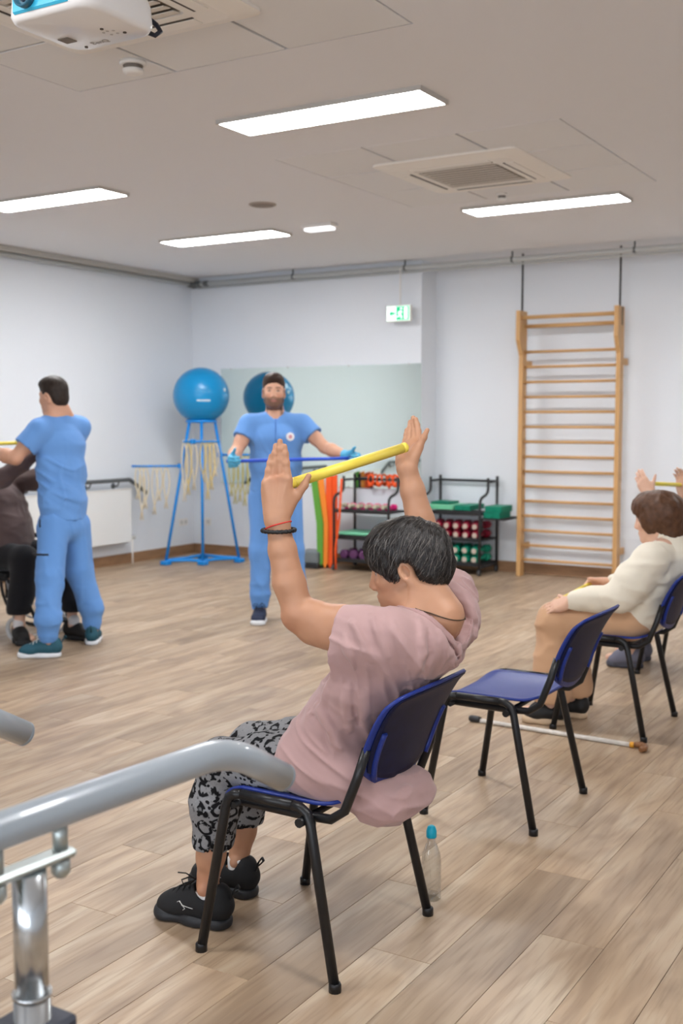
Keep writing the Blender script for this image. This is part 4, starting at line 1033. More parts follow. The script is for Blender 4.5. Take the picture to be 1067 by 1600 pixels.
T_.ell((-1.66, 2.70, .60), (.085, .16, .09), None, .06)
# openings: sleeve hems, neck, hem over the lap
def cut_plane(S, c, n, centre, rad):     # local plane cut inside a sphere
    c32, n32, e32 = V(c).astype(np.float32), nrm(n).astype(np.float32), V(centre).astype(np.float32)
    def fn(P): return np.maximum(-((P-c32)@n32), np.sqrt(((P-e32)**2).sum(-1))-np.float32(rad))
    S._add(fn, centre, rad, .004, 's')
cut_plane(T_, (-1.530, 2.53, .92), (-1, -.05, .06), (-1.64, 2.53, .93), .15)
T_.seg((-1.50, 2.528, .913), (-1.60, 2.522, .905), .078, .103, .006, (-.12, 0, 1), .62, .50, 's')
cut_plane(T_, (-1.415, 2.915, 1.02), (-.33, .30, .75), (-1.47, 2.98, 1.13), .14)
NECKC = V(-1.325, 2.715, 1.005); NR = (.130, .098, .098)
NA = np.array([nrm(V(.80, .12, -.45)), nrm(V(-.12, 1, .0)), nrm(np.cross(nrm(V(.80, .12, -.45)), nrm(V(-.12, 1, 0))))])
T_.ell(NECKC, NR, NA, .004, 's')
cut_plane(T_, (-1.735, 2.70, .56), (-1, 0, .12), (-1.86, 2.70, .55), .22)
FOLD = [((.55, 0, .8), (.8, .1, -.55), 30, 5, 0.0040, (-1.56, 2.56, .60), .17, 2), ((1, .3, .1), (0, 0, 1), 30, 4, 0.0040, (-1.40, 2.62, .84), .16, 5),
        ((.2, 1, .3), (.5, 0, -.85), 30, 4.5, 0.0040, (-1.28, 2.78, .86), .15, 8), ((.2, 0, 1), (1, 0, -.1), 24, 5, 0.0042, (-1.47, 2.48, .93), .12, 12),
        ((0, .7, .7), (1, 0, 0), 30, 8, 0.0061, (-1.35, 2.90, 1.0), .10, 15), ((.5, .5, .5), (-.5, .6, .3), 15, 6, .0022, (0, 0, 0), 0, 18),
        ((0, 0, 1), (0, 1, 0), 28, 7, 0.0054, (-1.42, 2.70, .45), .14, 22)]
# individual folds and creases, laid on the cloth where they run
def on_shirt(x, y):
    ds = np.linspace(2.55, 3.45, 360); P = np.array([PX(x, y, d) for d in ds]); v = T_(P); i = int(np.argmax(v < 0)) if (v < 0).any() else None; return None if i is None else P[i]
def lay(line, r, k, op, sink=0.0):
    pts = []
    for (a, b) in zip(line[:-1], line[1:]):
        for t in np.linspace(0, 1, 5)[:-1]: pts.append((a[0]+(b[0]-a[0])*t, a[1]+(b[1]-a[1])*t))
    pts.append(line[-1]); q = [on_shirt(463+x*.3504, 715+y*.3504) for (x, y) in pts]; q = [w for w in q if w is not None]
    return [(q[i]+_fw*sink, q[i+1]+_fw*sink, r*(.35+.65*math.sin(PI*(i+.5)/max(1, len(q)-1))), k, op) for i in range(len(q)-1) if np.linalg.norm(q[i+1]-q[i]) < .05]
ridges = [[(432, 735), (470, 850), (505, 960)], [(455, 775), (515, 880), (525, 985)], [(548, 735), (562, 870), (525, 965)], [(635, 785), (690, 900), (712, 965)], [(722, 800), (712, 900), (665, 985)], [(792, 770), (785, 850), (755, 940)],
          [(245, 730), (290, 810), (335, 905)], [(330, 700), (370, 800), (405, 885)], [(215, 800), (235, 870), (262, 940)], [(240, 1010), (225, 1100), (235, 1220)], [(300, 1040), (300, 1150), (330, 1250)], [(95, 1105), (140, 1190), (190, 1285)], [(480, 1030), (590, 1015), (700, 985)], [(690, 560), (740, 600), (790, 670)], [(700, 600), (750, 650), (800, 740)], [(150, 1010), (120, 1120), (160, 1240)]]
creases = [[(258, 1105), (270, 1150), (285, 1190)], [(590, 760), (600, 880), (570, 960)], [(755, 790), (750, 880), (715, 985)], [(675, 790), (735, 930)], [(60, 1130), (120, 1220), (150, 1320)], [(510, 1000), (620, 990), (690, 960)]]
extra = [e for l in ridges for e in lay(l, .0080, .013, 'u', .0026)]+[e for l in creases for e in lay(l, .0060, .010, 's', -.0042)]
for (a_, b_, r_, k_, op_) in extra: T_.seg(a_, b_, r_, r_, k_, op=op_)
T_.post = fold_post(FOLD); T_.slack = .012
shirt = surf_object('shirt', T_, .0041, M_SHIRT, wom)
# ribbed neck band along the neck opening
TB = Sdf(); TB.p = [p for p in T_.p[:len(T_.p)-len(extra)] if p[4] == 'u']; nk = T_.p[[i for i, p in enumerate(T_.p) if p[4] == 's'][3]]
def bandpost(P, d):
    d = fold_post(FOLD)(P, d); e = nk[0](P); return np.maximum(np.maximum(d-.0022, -(d+.004)), np.maximum(e-.016, -e-.0005))
TB.post = bandpost; TB.slack = .05
surf_object('neck_band', TB, .0034, cloth('shirt_pink_rib', rgb(170, 136, 133), .85, .2, .4, 1200), shirt, lo=NECKC-.14, hi=NECKC+.14)

# leopard trousers
def leopard():
    m = bpy.data.materials.new('leopard_cloth'); m.use_nodes = True; nt = m.node_tree; N = nt.nodes.new; L = nt.links.new; b = nt.nodes['Principled BSDF']
    tc = N('ShaderNodeTexCoord'); ns = N('ShaderNodeTexNoise'); ns.inputs['Scale'].default_value = 22; ns.inputs['Detail'].default_value = 2; L(tc.outputs['Object'], ns.inputs['Vector'])
    sb_ = N('ShaderNodeVectorMath'); sb_.operation = 'SUBTRACT'; sb_.inputs[1].default_value = (.5, .5, .5); L(ns.outputs['Color'], sb_.inputs[0])
    sc = N('ShaderNodeVectorMath'); sc.operation = 'SCALE'; sc.inputs['Scale'].default_value = .028; L(sb_.outputs[0], sc.inputs[0])
    ad = N('ShaderNodeVectorMath'); L(tc.outputs['Object'], ad.inputs[0]); L(sc.outputs[0], ad.inputs[1])
    def vor(scale, lo0, lo1, hi0, hi1, seedoff):
        of = N('ShaderNodeVectorMath'); of.inputs[1].default_value = seedoff; L(ad.outputs[0], of.inputs[0])
        v = N('ShaderNodeTexVoronoi'); v.inputs['Scale'].default_value = scale; v.inputs['Randomness'].default_value = .75; L(of.outputs[0], v.inputs['Vector'])
        a = N('ShaderNodeMapRange'); a.inputs[1].default_value = lo0; a.inputs[2].default_value = lo1; L(v.outputs['Distance'], a.inputs[0])
        c = N('ShaderNodeMapRange'); c.inputs[1].default_value = hi0; c.inputs[2].default_value = hi1; c.inputs[3].default_value = 1; c.inputs[4].default_value = 0; L(v.outputs['Distance'], c.inputs[0])
        mu = N('ShaderNodeMath'); mu.operation = 'MULTIPLY'; L(a.outputs[0], mu.inputs[0]); L(c.outputs[0], mu.inputs[1]); return mu.outputs[0]
    ring = vor(20, .26, .31, .48, .54, (0, 0, 0)); 
    gap = N('ShaderNodeTexNoise'); gap.inputs['Scale'].default_value = 42; L(tc.outputs['Object'], gap.inputs['Vector'])
    gr = N('ShaderNodeMapRange'); gr.inputs[1].default_value = .42; gr.inputs[2].default_value = .47; L(gap.outputs['Fac'], gr.inputs[0])
    mu = N('ShaderNodeMath'); mu.operation = 'MULTIPLY'; L(ring, mu.inputs[0]); L(gr.outputs[0], mu.inputs[1])
    dots = vor(44, -.1, -.05, .21, .27, (3.1, 1.7, .4))
    mx = N('ShaderNodeMath'); mx.operation = 'MAXIMUM'; L(mu.outputs[0], mx.inputs[0]); L(dots, mx.inputs[1])
    fine = N('ShaderNodeTexNoise'); fine.inputs['Scale'].default_value = 500; L(tc.outputs['Object'], fine.inputs['Vector'])
    gcol = N('ShaderNodeMix'); gcol.data_type = 'RGBA'; gcol.inputs[6].default_value = rgb(100, 100, 102); gcol.inputs[7].default_value = rgb(152, 152, 154); L(fine.outputs['Fac'], gcol.inputs[0])
    mc_ = N('ShaderNodeMix'); mc_.data_type = 'RGBA'; L(mx.outputs[0], mc_.inputs[0]); L(gcol.outputs[2], mc_.inputs[6]); mc_.inputs[7].default_value = rgb(20, 20, 22); L(mc_.outputs[2], b.inputs['Base Color'])
    b.inputs['Roughness'].default_value = .9; b.inputs['Specular IOR Level'].default_value = .15; return m
PT = Sdf()
for (h_, kn_, an_, s) in ((hipL, knL, anL, -1), (hipR, knR, anR, 1)):
    low = kn_*.36+an_*.64
    PT.chain([(h_, .098), (h_*.45+kn_*.55, .085), (kn_+V(.012, 0, -.002), .072)], .03)
    PT.chain([(kn_+V(.01, 0, -.01), .071), (kn_*.68+an_*.32+V(.002, 0, 0), .074), (low+V(.006, 0, .01), .063)], .03)
PT.ell((-1.60, 2.70, .55), (.14, .17, .095), None, .04)
for (kn_, an_) in ((knL, anL), (knR, anR)):
    low = kn_*.36+an_*.64; cut_plane(PT, low+V(0, 0, -.004), (0, 0, -1), low+V(0, 0, -.12), .12); PT.seg(low+V(.006, 0, .03), low+V(.006, 0, -.05), .056, .058, .004, op='s')
PT.post = fold_post([((0, 0, 1), (1, 0, 0), 22, 9, .004, (-2.02, 2.6, .42), .11, 4), ((0, .3, 1), (1, 0, .1), 20, 8, .0035, (-1.8, 2.6, .52), .2, 6), ((1, .5, .2), (0, 0, 1), 14, 6, .0022, (0, 0, 0), 0, 9)]); PT.slack = .01
surf_object('trousers', PT, .0042, leopard(), wom)

# sneakers
M_SHOE = mat('shoe_black', rgb(20, 20, 22), .8, bump=.4, bscale=600); M_SOLE = mat('shoe_sole', rgb(34, 35, 38), .55); M_LOGO = mat('shoe_mark', rgb(196, 194, 188), .5); M_LACE = mat('shoe_lace', rgb(12, 12, 13), .7)
def sneaker(root, an, fwd, L=.285, m_up=M_SHOE, m_sole=M_SOLE, res=.0035, laces=True, detail=True, lace_m=None):
    fwd = nrm(V(fwd[0], fwd[1], 0)); sd_ = V(-fwd[1], fwd[0], 0); b = V(an[0], an[1], 0)
    def Q(x, y, z): return b+fwd*x+sd_*y+V(0, 0, z)
    A = np.array([fwd, sd_, V(0, 0, 1)]); x0, x1 = -.085, L-.085
    U = Sdf()
    U.seg(Q(x0+.045, 0, .058), Q(x0+.12, 0, .060), .040, .042, .02, sd_, 1.05); U.seg(Q(x0+.10, 0, .062), Q(x1-.085, .0, .045), .046, .044, .03, sd_, .95, .80)
    U.seg(Q(x1-.10, 0, .046), Q(x1-.055, .002, .038), .046, .040, .03, sd_, .80, .72); U.seg(Q(x0+.035, 0, .07), Q(x0+.045, 0, .095), .034, .036, .02); U.seg(Q(x0+.115, 0, .088), Q(x0+.15, 0, .072), .030, .030, .03)
    U.seg(Q(.0, 0, .098), Q(.008, 0, .16), .0375, .045, .008, op='s'); U.plane(Q(0, 0, .024), (0, 0, -1))
    up = surf_object('shoe', U, res, m_up, root)
    So = Sdf(); So.seg(Q(x0+.042, 0, .016), Q(x0+.12, 0, .016), .043, .043, .02, sd_, .8); So.seg(Q(x0+.11, 0, .015), Q(x1-.06, .002, .016), .043, .049, .03, sd_, .6); So.seg(Q(x1-.07, .002, .016), Q(x1-.045, .002, .020), .048, .043, .02, sd_, .6)
    So.plane(Q(0, 0, .0006), (0, 0, -1)); So.plane(Q(0, 0, .034), (-.06*fwd[0], -.06*fwd[1], 1), .006)
    surf_object('sole', So, res, m_sole, up)
    Q.U = U; Q.sd = sd_
    if detail:
        o_ = Vector(root_loc(up))
        lb = MB()
        for i in range(5):
            x = x0+.125+.022*i; z = .128-.0105*i-.0006*i*i
            lb.tube([Vector(Q(x, -.030, z-.018))-o_, Vector(Q(x+.004, -.014, z-.001))-o_, Vector(Q(x+.008, .014, z-.002))-o_, Vector(Q(x+.010, .030, z-.019))-o_], .0028, 6)
        for s in (-1, 1): lb.tube([Vector(Q(x0+.125, 0, .128))-o_, Vector(Q(x0+.135, s*.02, .142))-o_, Vector(Q(x0+.15, s*.042, .138))-o_, Vector(Q(x0+.14, s*.045, .122))-o_, Vector(Q(x0+.128, s*.014, .126))-o_], .0024, 6)
        lb.tube([Vector(Q(x0+.125, 0, .128))-o_, Vector(Q(x0+.15, .02, .15))-o_, Vector(Q(x0+.172, .03, .152))-o_], .002, 6)
        lb.build('laces', lace_m or M_LACE, up)
        tb = MB(); tb.tube([Vector(Q(x0+.006, 0, .085))-o_, Vector(Q(x0-.006, 0, .12))-o_, Vector(Q(x0-.020, 0, .138))-o_, Vector(Q(x0-.026, 0, .128))-o_, Vector(Q(x0-.006, 0, .108))-o_], .006, 6, flat=.35); tb.build('pull_tab', m_up, up)
    return up, Q
def mark(up, Q, side):     # pale three-stroke mark on the outer side
    o_ = Vector(root_loc(up)); mk = MB()
    def s(p, q, w): mk.tube([Vector(Q(*p))-o_, Vector(Q(*q))-o_], w, 6, flat=.4)
    def Qs(x, z):
        ts = np.linspace(.075, .01, 140); P = np.array([Q(x, side*t_, z) for t_ in ts]); i = np.argmax(Q.U(P) < 0); return (x, side*(ts[i]+.0003), z)
    s(Qs(.070, .074), Qs(.048, .056), .0030); s(Qs(.048, .056), Qs(.056, .050), .0028); s(Qs(.060, .064), Qs(.020, .061), .0026); s(Qs(.070, .074), Qs(.078, .070), .0020)
    mk.build('shoe_mark', M_LOGO, up)
uL, QL = sneaker(wom, V(-2.025, 2.578, 0), (-.99, -.08), .285); mark(uL, QL, 1)
uR, QR = sneaker(wom, V(-2.085, 2.80, 0), (-1, .06), .285); mark(uR, QR, 1)
for (an_) in (anL, anR):
    sk_ = Sdf(); sk_.seg(an_+V(.004, 0, -.03), an_+V(.002, 0, .012), .0385, .0375, .004); sk_.plane(an_+V(0, 0, .006 if an_ is anR else -.016), (0, 0, 1)); surf_object('sock', sk_, .004, cloth('sock_white', rgb(214, 210, 206)), wom)

# hair: cap and strands
M_HAIRC = (lin(40), lin(36), lin(34), 1)
hp = [((-.016, 0, .048), (.108, .089, .094), .02), ((-.058, 0, .008), (.064, .076, .072), .03), ((.036, 0, .070), (.062, .072, .060), .03), ((.040, .058, .030), (.036, .020, .044), .015), ((.040, -.058, .030), (.036, .020, .044), .015)]
hc = [((.092, 0, -.050), (.066, .12, .088), .010), ((-.010, .092, -.008), (.030, .036, .040), .006), ((-.010, -.092, -.008), (.030, .036, .040), .006), ((-.01, 0, -.118), (.15, .12, .068), .012), ((.012, .08, -.055), (.035, .04, .045), .008), ((.012, -.08, -.055), (.035, .04, .045), .008)]
hair, HS = hair_obj(wom, HF, hp, hc, M_HAIRC, .0036, 'dark', .0055, (60, 24), .42)
def strands(parent, S, F, n, pole, cen, color, width=.0013, seed=1, seglen=(.25, .6), name='strands', jitter=.25, lift=.004):
    rg = np.random.default_rng(seed); pole = nrm(pole)
    pts = []; ND = 9
    dirs = rg.normal(size=(n*2, 3)); dirs /= np.linalg.norm(dirs, axis=1)[:, None]
    C0 = F(*cen)
    def radius(d):      # outermost crossing along local direction d (M,3)
        W = d@F.A; ts = np.linspace(.15, .05, 30); r = np.zeros(len(d)); done = np.zeros(len(d), bool)
        for t in ts:
            v = S(C0+W*t); hit = (v < 0) & ~done; r[hit] = t; done |= hit
        return r, done
    r, ok = radius(dirs); dirs = dirs[ok][:n]; m = len(dirs)
    ax = np.cross(pole, dirs); ax /= np.linalg.norm(ax, axis=1)[:, None]+1e-9
    ax = ax+rg.normal(size=ax.shape)*jitter; ax -= dirs*(ax*dirs).sum(1)[:, None]; ax /= np.linalg.norm(ax, axis=1)[:, None]
    ln = rg.uniform(*seglen, size=m); path = []; alive = np.ones((m, ND), bool)
    for j in range(ND):
        a = (ln*j/(ND-1))[:, None]; d = dirs*np.cos(a)+np.cross(ax, dirs)*np.sin(a)
        rr, o2 = radius(d)
        if j: rr = np.where(o2, rr, last*.992); 
        last = rr; alive[:, j] = o2
        bump_ = lift*np.sin(np.pi*j/(ND-1))*rg.uniform(.2, 1.1, m) if j == 0 else lift*np.sin(np.pi*(j+.4)/(ND-.2))*lf
        if j == 0: lf = rg.uniform(.15, 1.2, m); bump_ = -.001*np.ones(m)
        path.append(C0+(d*(rr+bump_+.0004)[:, None])@F.A)
    path = np.stack(path, 1)
    vs = []; fs = []; W0 = width
    T = np.gradient(path, axis=1); T /= np.linalg.norm(T, axis=2, keepdims=True)+1e-9
    R = path-C0; R /= np.linalg.norm(R, axis=2, keepdims=True); Bn = np.cross(T, R); Bn /= np.linalg.norm(Bn, axis=2, keepdims=True)+1e-9
    wj = W0*np.array([1.0-.9*(j/(ND-1))**2 for j in range(ND)])[None, :, None]*rg.uniform(.7, 1.5, m)[:, None, None]
    A_ = path-Bn*wj; B_ = path+Bn*wj; C_ = path+R*wj*.9
    allv = np.stack([A_, C_, B_], 2).reshape(-1, 3); idx = np.arange(m*ND*3).reshape(m, ND, 3)
    q1 = np.stack([idx[:, :-1, 0], idx[:, 1:, 0], idx[:, 1:, 1], idx[:, :-1, 1]], -1).reshape(-1, 4); q2 = np.stack([idx[:, :-1, 1], idx[:, 1:, 1], idx[:, 1:, 2], idx[:, :-1, 2]], -1).reshape(-1, 4)
    me = bpy.data.meshes.new(name); me.from_pydata((allv-root_loc(parent)).tolist(), [], np.concatenate([q1, q2]).tolist()); me.polygons.foreach_set('use_smooth', np.ones(len(me.polygons), bool)); me.update()
    mm = bpy.data.materials.new(name); mm.use_nodes = True; nt = mm.node_tree; b = nt.nodes['Principled BSDF']; b.inputs['Roughness'].default_value = .38; b.inputs['Specular IOR Level'].default_value = .5
    ge = nt.nodes.new('ShaderNodeNewGeometry'); rp = nt.nodes.new('ShaderNodeValToRGB'); nt.links.new(ge.outputs['Random Per Island'], rp.inputs[0])
    for i, (pos, c) in enumerate(color):
        e = rp.color_ramp.elements[i] if i < 2 else rp.color_ramp.elements.new(pos)
        e.position = pos; e.color = c
    nt.links.new(rp.outputs[0], b.inputs['Base Color']); me.materials.append(mm)
    o = bpy.data.objects.new(name, me); COL.objects.link(o); o.parent = parent; o['kind'] = 'stuff'; return o
strands(hair, HS, HF, 6500, (-.50, -.25, .82), (-.02, 0, .03), [(0.0, rgb(26, 23, 22)), (1.0, rgb(104, 98, 92)), (.75, rgb(44, 39, 37))], .0008, 4, (.35, .95), 'hair_strands', .20, .006)
# bracelets, necklace
def ringpts(c, ax, ru, rv, udir, n=40, wob=0):
    ax = nrm(ax); u = nrm(V(udir)-ax*np.dot(udir, ax)); v = np.cross(ax, u); return [tuple(V(c)+u*ru*math.cos(2*PI*i/n)+v*rv*math.sin(2*PI*i/n)+ax*wob*math.sin(4*PI*i/n)) for i in range(n)]
wd = nrm(wrL-V(-1.706, 2.505, 1.15)); bc = wrL-wd*.030; Wo = V(*WB)
br1 = thing('bracelet', 'black beaded bracelet on the wrist of the near raised arm', 'bracelet', tuple(bc))
MB().tube([Vector(p)-Vector(bc) for p in ringpts(bc, wd+V(.12, 0, 0), .0445, .034, (.95, .3, 0))], .0052, 8, closed=True).build('cord', mat('bracelet_black', rgb(18, 18, 20), .5), br1)
for p in ringpts(bc, wd+V(.12, 0, 0), .0445, .034, (.95, .3, 0), 22): MB().sphere(tuple(Vector(p)-Vector(bc)), .0062, 8, 6).build('bead', mat('bracelet_black', rgb(18, 18, 20), .5), br1)
bc2 = wrL-wd*.018
br2 = thing('bracelet', 'thin red string bracelet just above the black one', 'bracelet', tuple(bc2))
MB().tube([Vector(p)-Vector(bc2) for p in ringpts(bc2, wd+V(-.28, .1, 0), .0385, .0295, (.95, .3, 0), 40, .001)], .0019, 6, closed=True).build('string', mat('string_red', rgb(200, 40, 34), .6), br2)
nk_ = MB(); pts = []
NC = V(-1.352, 2.70, 1.002)
# follow the skin around the neck base
nl = []
for i in range(48):
    a = 2*PI*i/48; d = nrm(nrm(V(1, 0, -.34))*math.cos(a)+V(0, 1, 0)*math.sin(a)); ts = np.linspace(.02, .125 if math.cos(a) > -.2 else .075, 120); vals = B(NC+np.outer(ts, d)); j = np.argmax(vals > 0.0012) if (vals > .0012).any() else 90
    nl.append(NC+d*ts[j])
nl = np.array(nl); nl = (np.roll(nl, 1, 0)+nl*2+np.roll(nl, -1, 0))/4
nec = thing('necklace', 'thin dark cord necklace around the neck of the woman in pink', 'necklace', tuple(NC))
MB().tube([Vector(p-NC) for p in nl], .0017, 6, closed=True).build('cord', mat('cord_brown', rgb(70, 52, 36), .6), nec)
MB().sphere(tuple(nl[1]-NC), .0035, 10, 8).build('knot', mat('cord_brown', rgb(70, 52, 36), .6), nec)
# the yellow stick between the palms
M_YEL = mat('stick_yellow', rgb(226, 203, 78), .4)
stick(V(-1.698, 2.528, 1.325), V(-1.548, 2.925, 1.420), .0148, M_YEL, 'thick yellow exercise stick between the palms of the woman in pink', 'y')
# ================================================================== the other people
SKM = lin3(206, 158, 132); SKP = lin3(214, 172, 148)
SIMPLE = ((.25, .35, .25), (.25, .35, .25), (.25, .35, .25), (.25, .35, .25)); GRIP = ((1.0, 1.2, .7), (1.05, 1.25, .7), (1.1, 1.25, .7), (1.15, 1.25, .7)); FLAT = ((.08, .12, .08),)*4
def arm_skin(S, sh, el, wr, r=(.050, .043, .028), fdir=None, ndir=(0, 0, -1), tdir=(1, 0, 0), curl=SIMPLE, sc=1.0, thumb=(.6, .6, .3)):
    sh, el, wr = V(sh), V(el), V(wr); S.chain([(sh, r[0]), (sh*.4+el*.6, r[0]*.95), (el, r[1]*.92)], .02); S.chain([(el, r[1]*.92), (el*.7+wr*.3, r[1]), (wr, r[2])], .02)
    f = nrm(wr-el) if fdir is None else nrm(fdir); add_hand(S, wr+f*.012, f, ndir, tdir, sc, curl, thumb, .2, 0, .003, 0)
def foot_skin(S, an, fwd):
    fwd = nrm(V(fwd[0], fwd[1], 0)); S.seg(V(an)+V(0, 0, .02), V(an)+V(0, 0, -.02), .036, .036, .02); S.seg(V(an)+V(0, 0, -.035), V(an)+fwd*.13+V(0, 0, -.06), .034, .024, .02)
M_SCR = cloth('scrub_blue', rgb(104, 152, 214), .75, .1, .2, 500); M_SCR2 = cloth('scrub_trouser_blue', rgb(102, 150, 212), .75, .1, .2, 500)
M_NAVY = mat('shoe_navy', rgb(34, 42, 66), .7); M_WSOLE = mat('shoe_sole_white', rgb(226, 230, 234), .5); M_TEALS = mat('shoe_teal', rgb(34, 84, 100), .7); M_ZIP = mat('zip_black', rgb(20, 22, 26), .5)

# ---- man in blue scrubs facing the viewer
def man_front():
    c = PX(432, 960, 8.45); O = V(c[0], c[1], 0); fwd = nrm(V(-O[0], -O[1], 0)); t = thing('person', 'bearded man in blue scrubs and gloves facing the viewer with a blue stick', 'person', tuple(O))
    G = Frame(O, fwd, (0, 0, 1), 1.015); HFm = Frame(G(.02, -.012, 1.672), fwd, (0, 0, 1), 1.03)
    shl, shr = G(.0, .19, 1.445), G(.0, -.19, 1.445); ell_, elr = G(.09, .355, 1.275), G(.10, -.285, 1.245); wl, wr_ = G(.26, .505, 1.225), G(.34, -.305, 1.205)
    B = Sdf(); add_head(B, HFm, G(-.01, 0, 1.45), .060, 1.05, 1.08)
    B.chain([(G(0, 0, 1.43), .15, .5), (G(0, 0, 1.2), .14, .6), (G(0, 0, .98), .13, .6)], .05, G.y)
    B.seg(G(0, .06, 1.47), shl, .05, .05, .05); B.seg(G(0, -.06, 1.47), shr, .05, .05, .05)
    arm_skin(B, shl, ell_, wl, (.052, .046, .030), tdir=(0, 0, 1), ndir=-G.y+G.x*.2, curl=GRIP); arm_skin(B, shr, elr, wr_, (.054, .048, .030), tdir=(0, 0, 1), ndir=G.y+G.x*.2, curl=GRIP)
    hl, hr = G(0, .09, .95), G(0, -.09, .95); kl, kr = G(.02, .125, .52), G(.03, -.115, .52); al, ar = G(-.02, .16, .10), G(.04, -.12, .10)
    for (h, k, a) in ((hl, kl, al), (hr, kr, ar)): B.chain([(h, .075), (k, .052), (a, .035)], .02); foot_skin(B, a, fwd)
    fc = face_color(HFm, SKM, lin3(50, 36, 28), lin3(176, 112, 104), lin3(72, 50, 40)); sk = skin_cols(SKM, 5)
    surf_object('body', B, .0062, M_SKIN, t, lambda v: fc(v, sk(v)))
    # gloves
    for (w, e, nd) in ((wl, ell_, -G.y+G.x*.2), (wr_, elr, G.y+G.x*.2)):
        g = Sdf(); f = nrm(w-e); add_hand(g, w+f*.012, f, nd, (0, 0, 1), 1.13, GRIP, (.6, .6, .3), .2, 0, .004, 0); g.seg(w-f*.035, w+f*.01, .034, .033, .01); surf_object('glove', g, .005, mat('glove_blue', rgb(86, 176, 214), .5), t)
    T = Sdf(); T.chain([(G(0, 0, 1.445), .165, .50), (G(.005, 0, 1.34), .190, .60), (G(.005, 0, 1.15), .178, .62), (G(0, 0, .98), .176, .64), (G(0, 0, .86), .182, .66)], .05, G.y)
    T.seg(G(0, .06, 1.475), G(.01, .19, 1.44), .058, .072, .04); T.seg(G(0, -.06, 1.475), G(.01, -.19, 1.44), .058, .072, .04)
    T.seg(shl, shl*.38+ell_*.62, .076, .079, .03); T.seg(shr, shr*.38+elr*.62, .076, .079, .03)
    for (s_, e_) in ((shl, ell_), (shr, elr)): p = s_*.50+e_*.50; cut_plane(T, p, e_-s_, p+nrm(e_-s_)*.11, .13)
    cut_plane(T, G(0, 0, .835), (0, 0, -1), G(0, 0, .62), .30)
    T.seg(G(-.005, 0, 1.44), G(.0, 0, 1.56), .068, .068, .02)
    T.seg(G(.01, 0, 1.50), G(.02, 0, 1.66), .060, .075, .006, op='s')
    T.post = fold_post([(G.y+V(0, 0, .5), (0, 0, 1), 16, 5, .006, tuple(G(.1, 0, 1.1)), .3, 3), (V(0, 0, 1), G.y, 18, 6, .006, tuple(G(.1, 0, .95)), .22, 6)]); T.slack = .012
    top = surf_object('scrub_top', T, .0085, M_SCR, t)
    o_ = Vector(O); ft = MB(); 
    def surf_pt(y, z):
        xs = np.linspace(.25, .02, 160); P = np.array([G(x, y, z) for x in xs]); v = T(P); i = np.argmax(v < 0); return Vector(P[i])
    zz = [surf_pt(.0, z) for z in (1.485, 1.44, 1.40, 1.36, 1.32)]; MB().tube([p-o_+Vector(fwd)*.001 for p in zz], .004, 6).build('zip', mat('zip_blue', rgb(60, 108, 180), .5), top)
    bp = surf_pt(.105, 1.355)+Vector(fwd)*.004; ax = (Vector(fwd)*.95+Vector(G.y)*.35).normalized()
    MB().lathe([(.031, -.004), (.031, .002), (.029, .003)], bp-o_, ax, 24).build('badge', mat('badge_white', rgb(238, 236, 238), .5), top)
    MB().lathe([(.014, .003), (.013, .0045)], bp-o_, ax, 16).build('badge_emblem', mat('badge_rose', rgb(214, 150, 160), .5), top)
    P_ = Sdf(); P_.chain([(G(0, 0, .96), .166, .62), (G(0, 0, .88), .178, .64)], .04, G.y)
    for (h, k, a) in ((hl, kl, al), (hr, kr, ar)): P_.chain([(h+V(0, 0, -.04), .108), (k, .082), (a+V(0, 0, .10), .070), (a+V(0, 0, .03), .064)], .03); cut_plane(P_, a+V(0, 0, .005), (0, 0, -1), a+V(0, 0, -.10), .11)
    P_.post = fold_post([((0, 0, 1), G.y, 16, 6, .006, tuple(G(0, 0, .2)), .3, 8), (G.y, (0, 0, 1), 14, 4, .005, (0, 0, 0), 0, 11)]); P_.slack = .012
    pt = surf_object('trousers', P_, .0085, M_SCR2, t)
    for s in (-1, 1): MB().box((-.006, -.022, -.010), (.006, .022, .010), .002, Matrix.Translation(Vector(G(.03, s*.172, .62))-o_)).build('pocket_tab', M_ZIP, pt)
    for a in (al, ar): sneaker(t, V(a[0], a[1], 0)+fwd*.01, fwd+G.y*(-.12 if a is ar else .12), .29, M_NAVY, M_WSOLE, .006, True, True)
    hair_obj(t, HFm, [((-.015, 0, .055), (.100, .082, .088), .02), ((.035, 0, .105), (.062, .060, .034), .03)], [((.10, 0, -.03), (.062, .11, .098), .01), ((-.01, .09, -.03), (.05, .035, .06), .01), ((-.01, -.09, -.03), (.05, .035, .06), .01), ((-.02, 0, -.11), (.16, .12, .07), .01)], rgb(54, 38, 30), .0055, 'brown_m', .003)
    hL = wl+nrm(wl-ell_)*.085; hR = wr_+nrm(wr_-elr)*.085; d = nrm(hL-hR)
    stick(hR-d*.03, hL+d*.035, .0125, mat('stick_blue', rgb(40, 84, 206), .4), 'blue exercise stick held by the man facing the viewer', 'b')
man_front()

